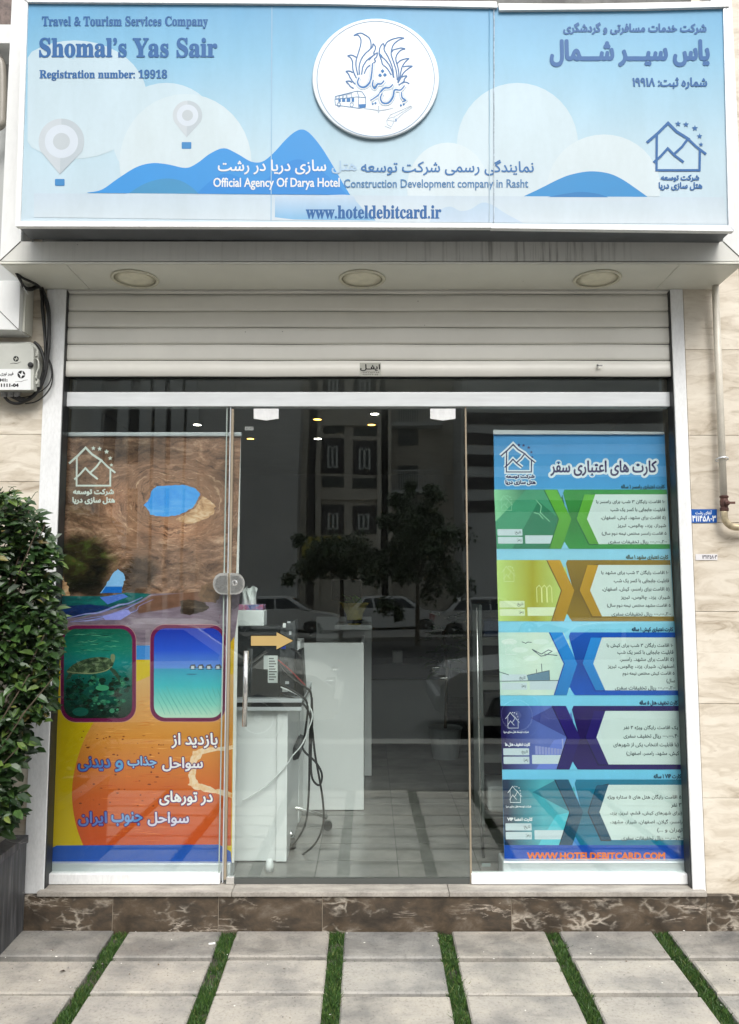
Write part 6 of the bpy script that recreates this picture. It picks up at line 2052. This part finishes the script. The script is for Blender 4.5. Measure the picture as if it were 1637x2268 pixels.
CARP = {}
def car(x, d, face, paint_c, label, z=RZ, h=1.42):
    r_ = thing('parked_car', (x, -d, z), label, 'car', 'cars parked along the street')
    key = tuple(paint_c)
    if key not in CARP:
        CARP[key] = paint('car_paint_%d' % len(CARP), paint_c, .25, 0, .02, 3)
    body = CARP[key]
    f = face
    X = lambda u: x + f * u
    def sec(prof, w0, w1, z0):
        pass
    m = MB()
    low = [(-2.1, .28), (-2.12, .55), (-2.05, .86), (-1.2, .93), (.75, .93), (1.9, .80), (2.12, .66), (2.15, .30), (1.62, .26), (1.5, .50), (1.22, .58), (.95, .50), (.84, .26), (-1.0, .26), (-1.1, .50), (-1.38, .58), (-1.66, .50), (-1.78, .26)]
    W = .82
    pts = [Vector((X(u), -d + W, z + v)) for u, v in low]
    m.prism(pts, (0, -2 * W, 0), body)
    m.build('body', r_, bevel=.05, seg=3)
    m = MB()
    cab0 = [(-1.75, .90), (-1.25, 1.36), (-.9, h), (.15, h), (.42, 1.38), (1.15, .92)]
    vs = []
    for s in (1, -1):
        for u, v in cab0:
            t = (v - .9) / .52
            vs.append(Vector((X(u), -d + s * (.80 - .16 * t), z + v)))
    n = len(cab0)
    m.add(vs, [tuple(range(n)), tuple(reversed(range(n, 2 * n)))] + [(i, n + i, n + (i + 1) % n, (i + 1) % n) for i in range(n)], body)
    m.build('cabin', r_, bevel=.03)
    for s in (1, -1):
        for gl in (((-1.45, .97), (-1.15, 1.30), (-.92, 1.34), (-.86, .97)), ((-.80, .97), (-.84, 1.34), (-.18, 1.34), (-.14, .97)), ((-.08, .97), (-.12, 1.34), (.28, 1.34), (.86, .97))):
            q = [Vector((X(u), -d + s * (.80 - .16 * (v - .9) / .52 + .004), z + v)) for u, v in gl]
            m = MB(); m.prism(q, (0, -s * .01, 0), CARGLASS); m.build('side_window', r_)
    for gl, nm in ((((.50, 1.34), (1.10, .97)), 'windscreen'), (((-1.30, 1.34), (-1.72, .97)), 'rear_window')):
        (u0, v0), (u1, v1) = gl
        o_ = .02 if u0 > 0 else -.02
        q = [Vector((X(u0 + o_), -d - .60, z + v0)), Vector((X(u0 + o_), -d + .60, z + v0)), Vector((X(u1 + o_), -d + .70, z + v1)), Vector((X(u1 + o_), -d - .70, z + v1))]
        m = MB(); m.add(q + [p - Vector((f * o_ * .8, 0, .01)) for p in q], [(0, 1, 2, 3), (7, 6, 5, 4), (0, 4, 5, 1), (1, 5, 6, 2), (2, 6, 7, 3), (3, 7, 4, 0)], CARGLASS); m.build(nm, r_)
    for u in (1.22, -1.38):
        for s in (1, -1):
            c = Vector((X(u), -d + s * .70, z + .30))
            m = MB(); m.lathe([(.20, -.10), (.29, -.10), (.31, -.06), (.31, .06), (.29, .10), (.20, .10)], c, (0, 1, 0), BLACK, 24); w_ = m.build('wheel', r_)
            m = MB(); m.lathe([(.19, s * .105), (.16, s * .09), (.05, s * .10), (.001, s * .11)], c, (0, 1, 0), SILVER, 20, cap=False); m.build('rim', w_)
    for s in (1, -1):
        m = MB(); m.box(X(2.02), X(2.135), -d + s * .42, -d + s * .76, z + .58, z + .74, CHROME); m.build('headlight', r_, bevel=.02)
        m = MB(); m.box(X(-2.0), X(-2.125), -d + s * .46, -d + s * .78, z + .62, z + .82, RED); m.build('tail_light', r_, bevel=.02)
        m = MB(); m.box(X(.78), X(.92), -d + s * .80, -d + s * .98, z + .94, z + 1.06, body); m.build('side_mirror', r_, bevel=.03)
    for u0, u1 in ((2.08, 2.2), (-2.08, -2.2)):
        m = MB(); m.box(X(u0), X(u1), -d - .8, -d + .8, z + .34, z + .54, BLACK if d > 10 else body); m.build('bumper', r_, bevel=.03)
RED = paint('red_lamp', (.35, .02, .02), .3)
WC, SC = (.68, .68, .67), (.42, .43, .44)
p_ = VP(DC, 400, 1260, 25); car(p_.x - .2, 25, 1, WC, 'white hatchback parked across the street, facing the yellow sign')
p_ = VP(DC, 1040, 1230, 27); car(p_.x, 27, 1, WC, 'white saloon parked across the street beside the tall tree')
p_ = VP(DC, 1270, 1230, 24); car(p_.x + 2.1, 24, 1, WC, 'white car with its red tail light towards the tall tree')
car(-2.55, 6.4, 1, (.60, .585, .54), 'cream car parked at the near kerb, mirrored over the white counter')
car(3.0, 6.6, -1, SC, 'silver car parked at the near kerb, mirrored beside the right glass')
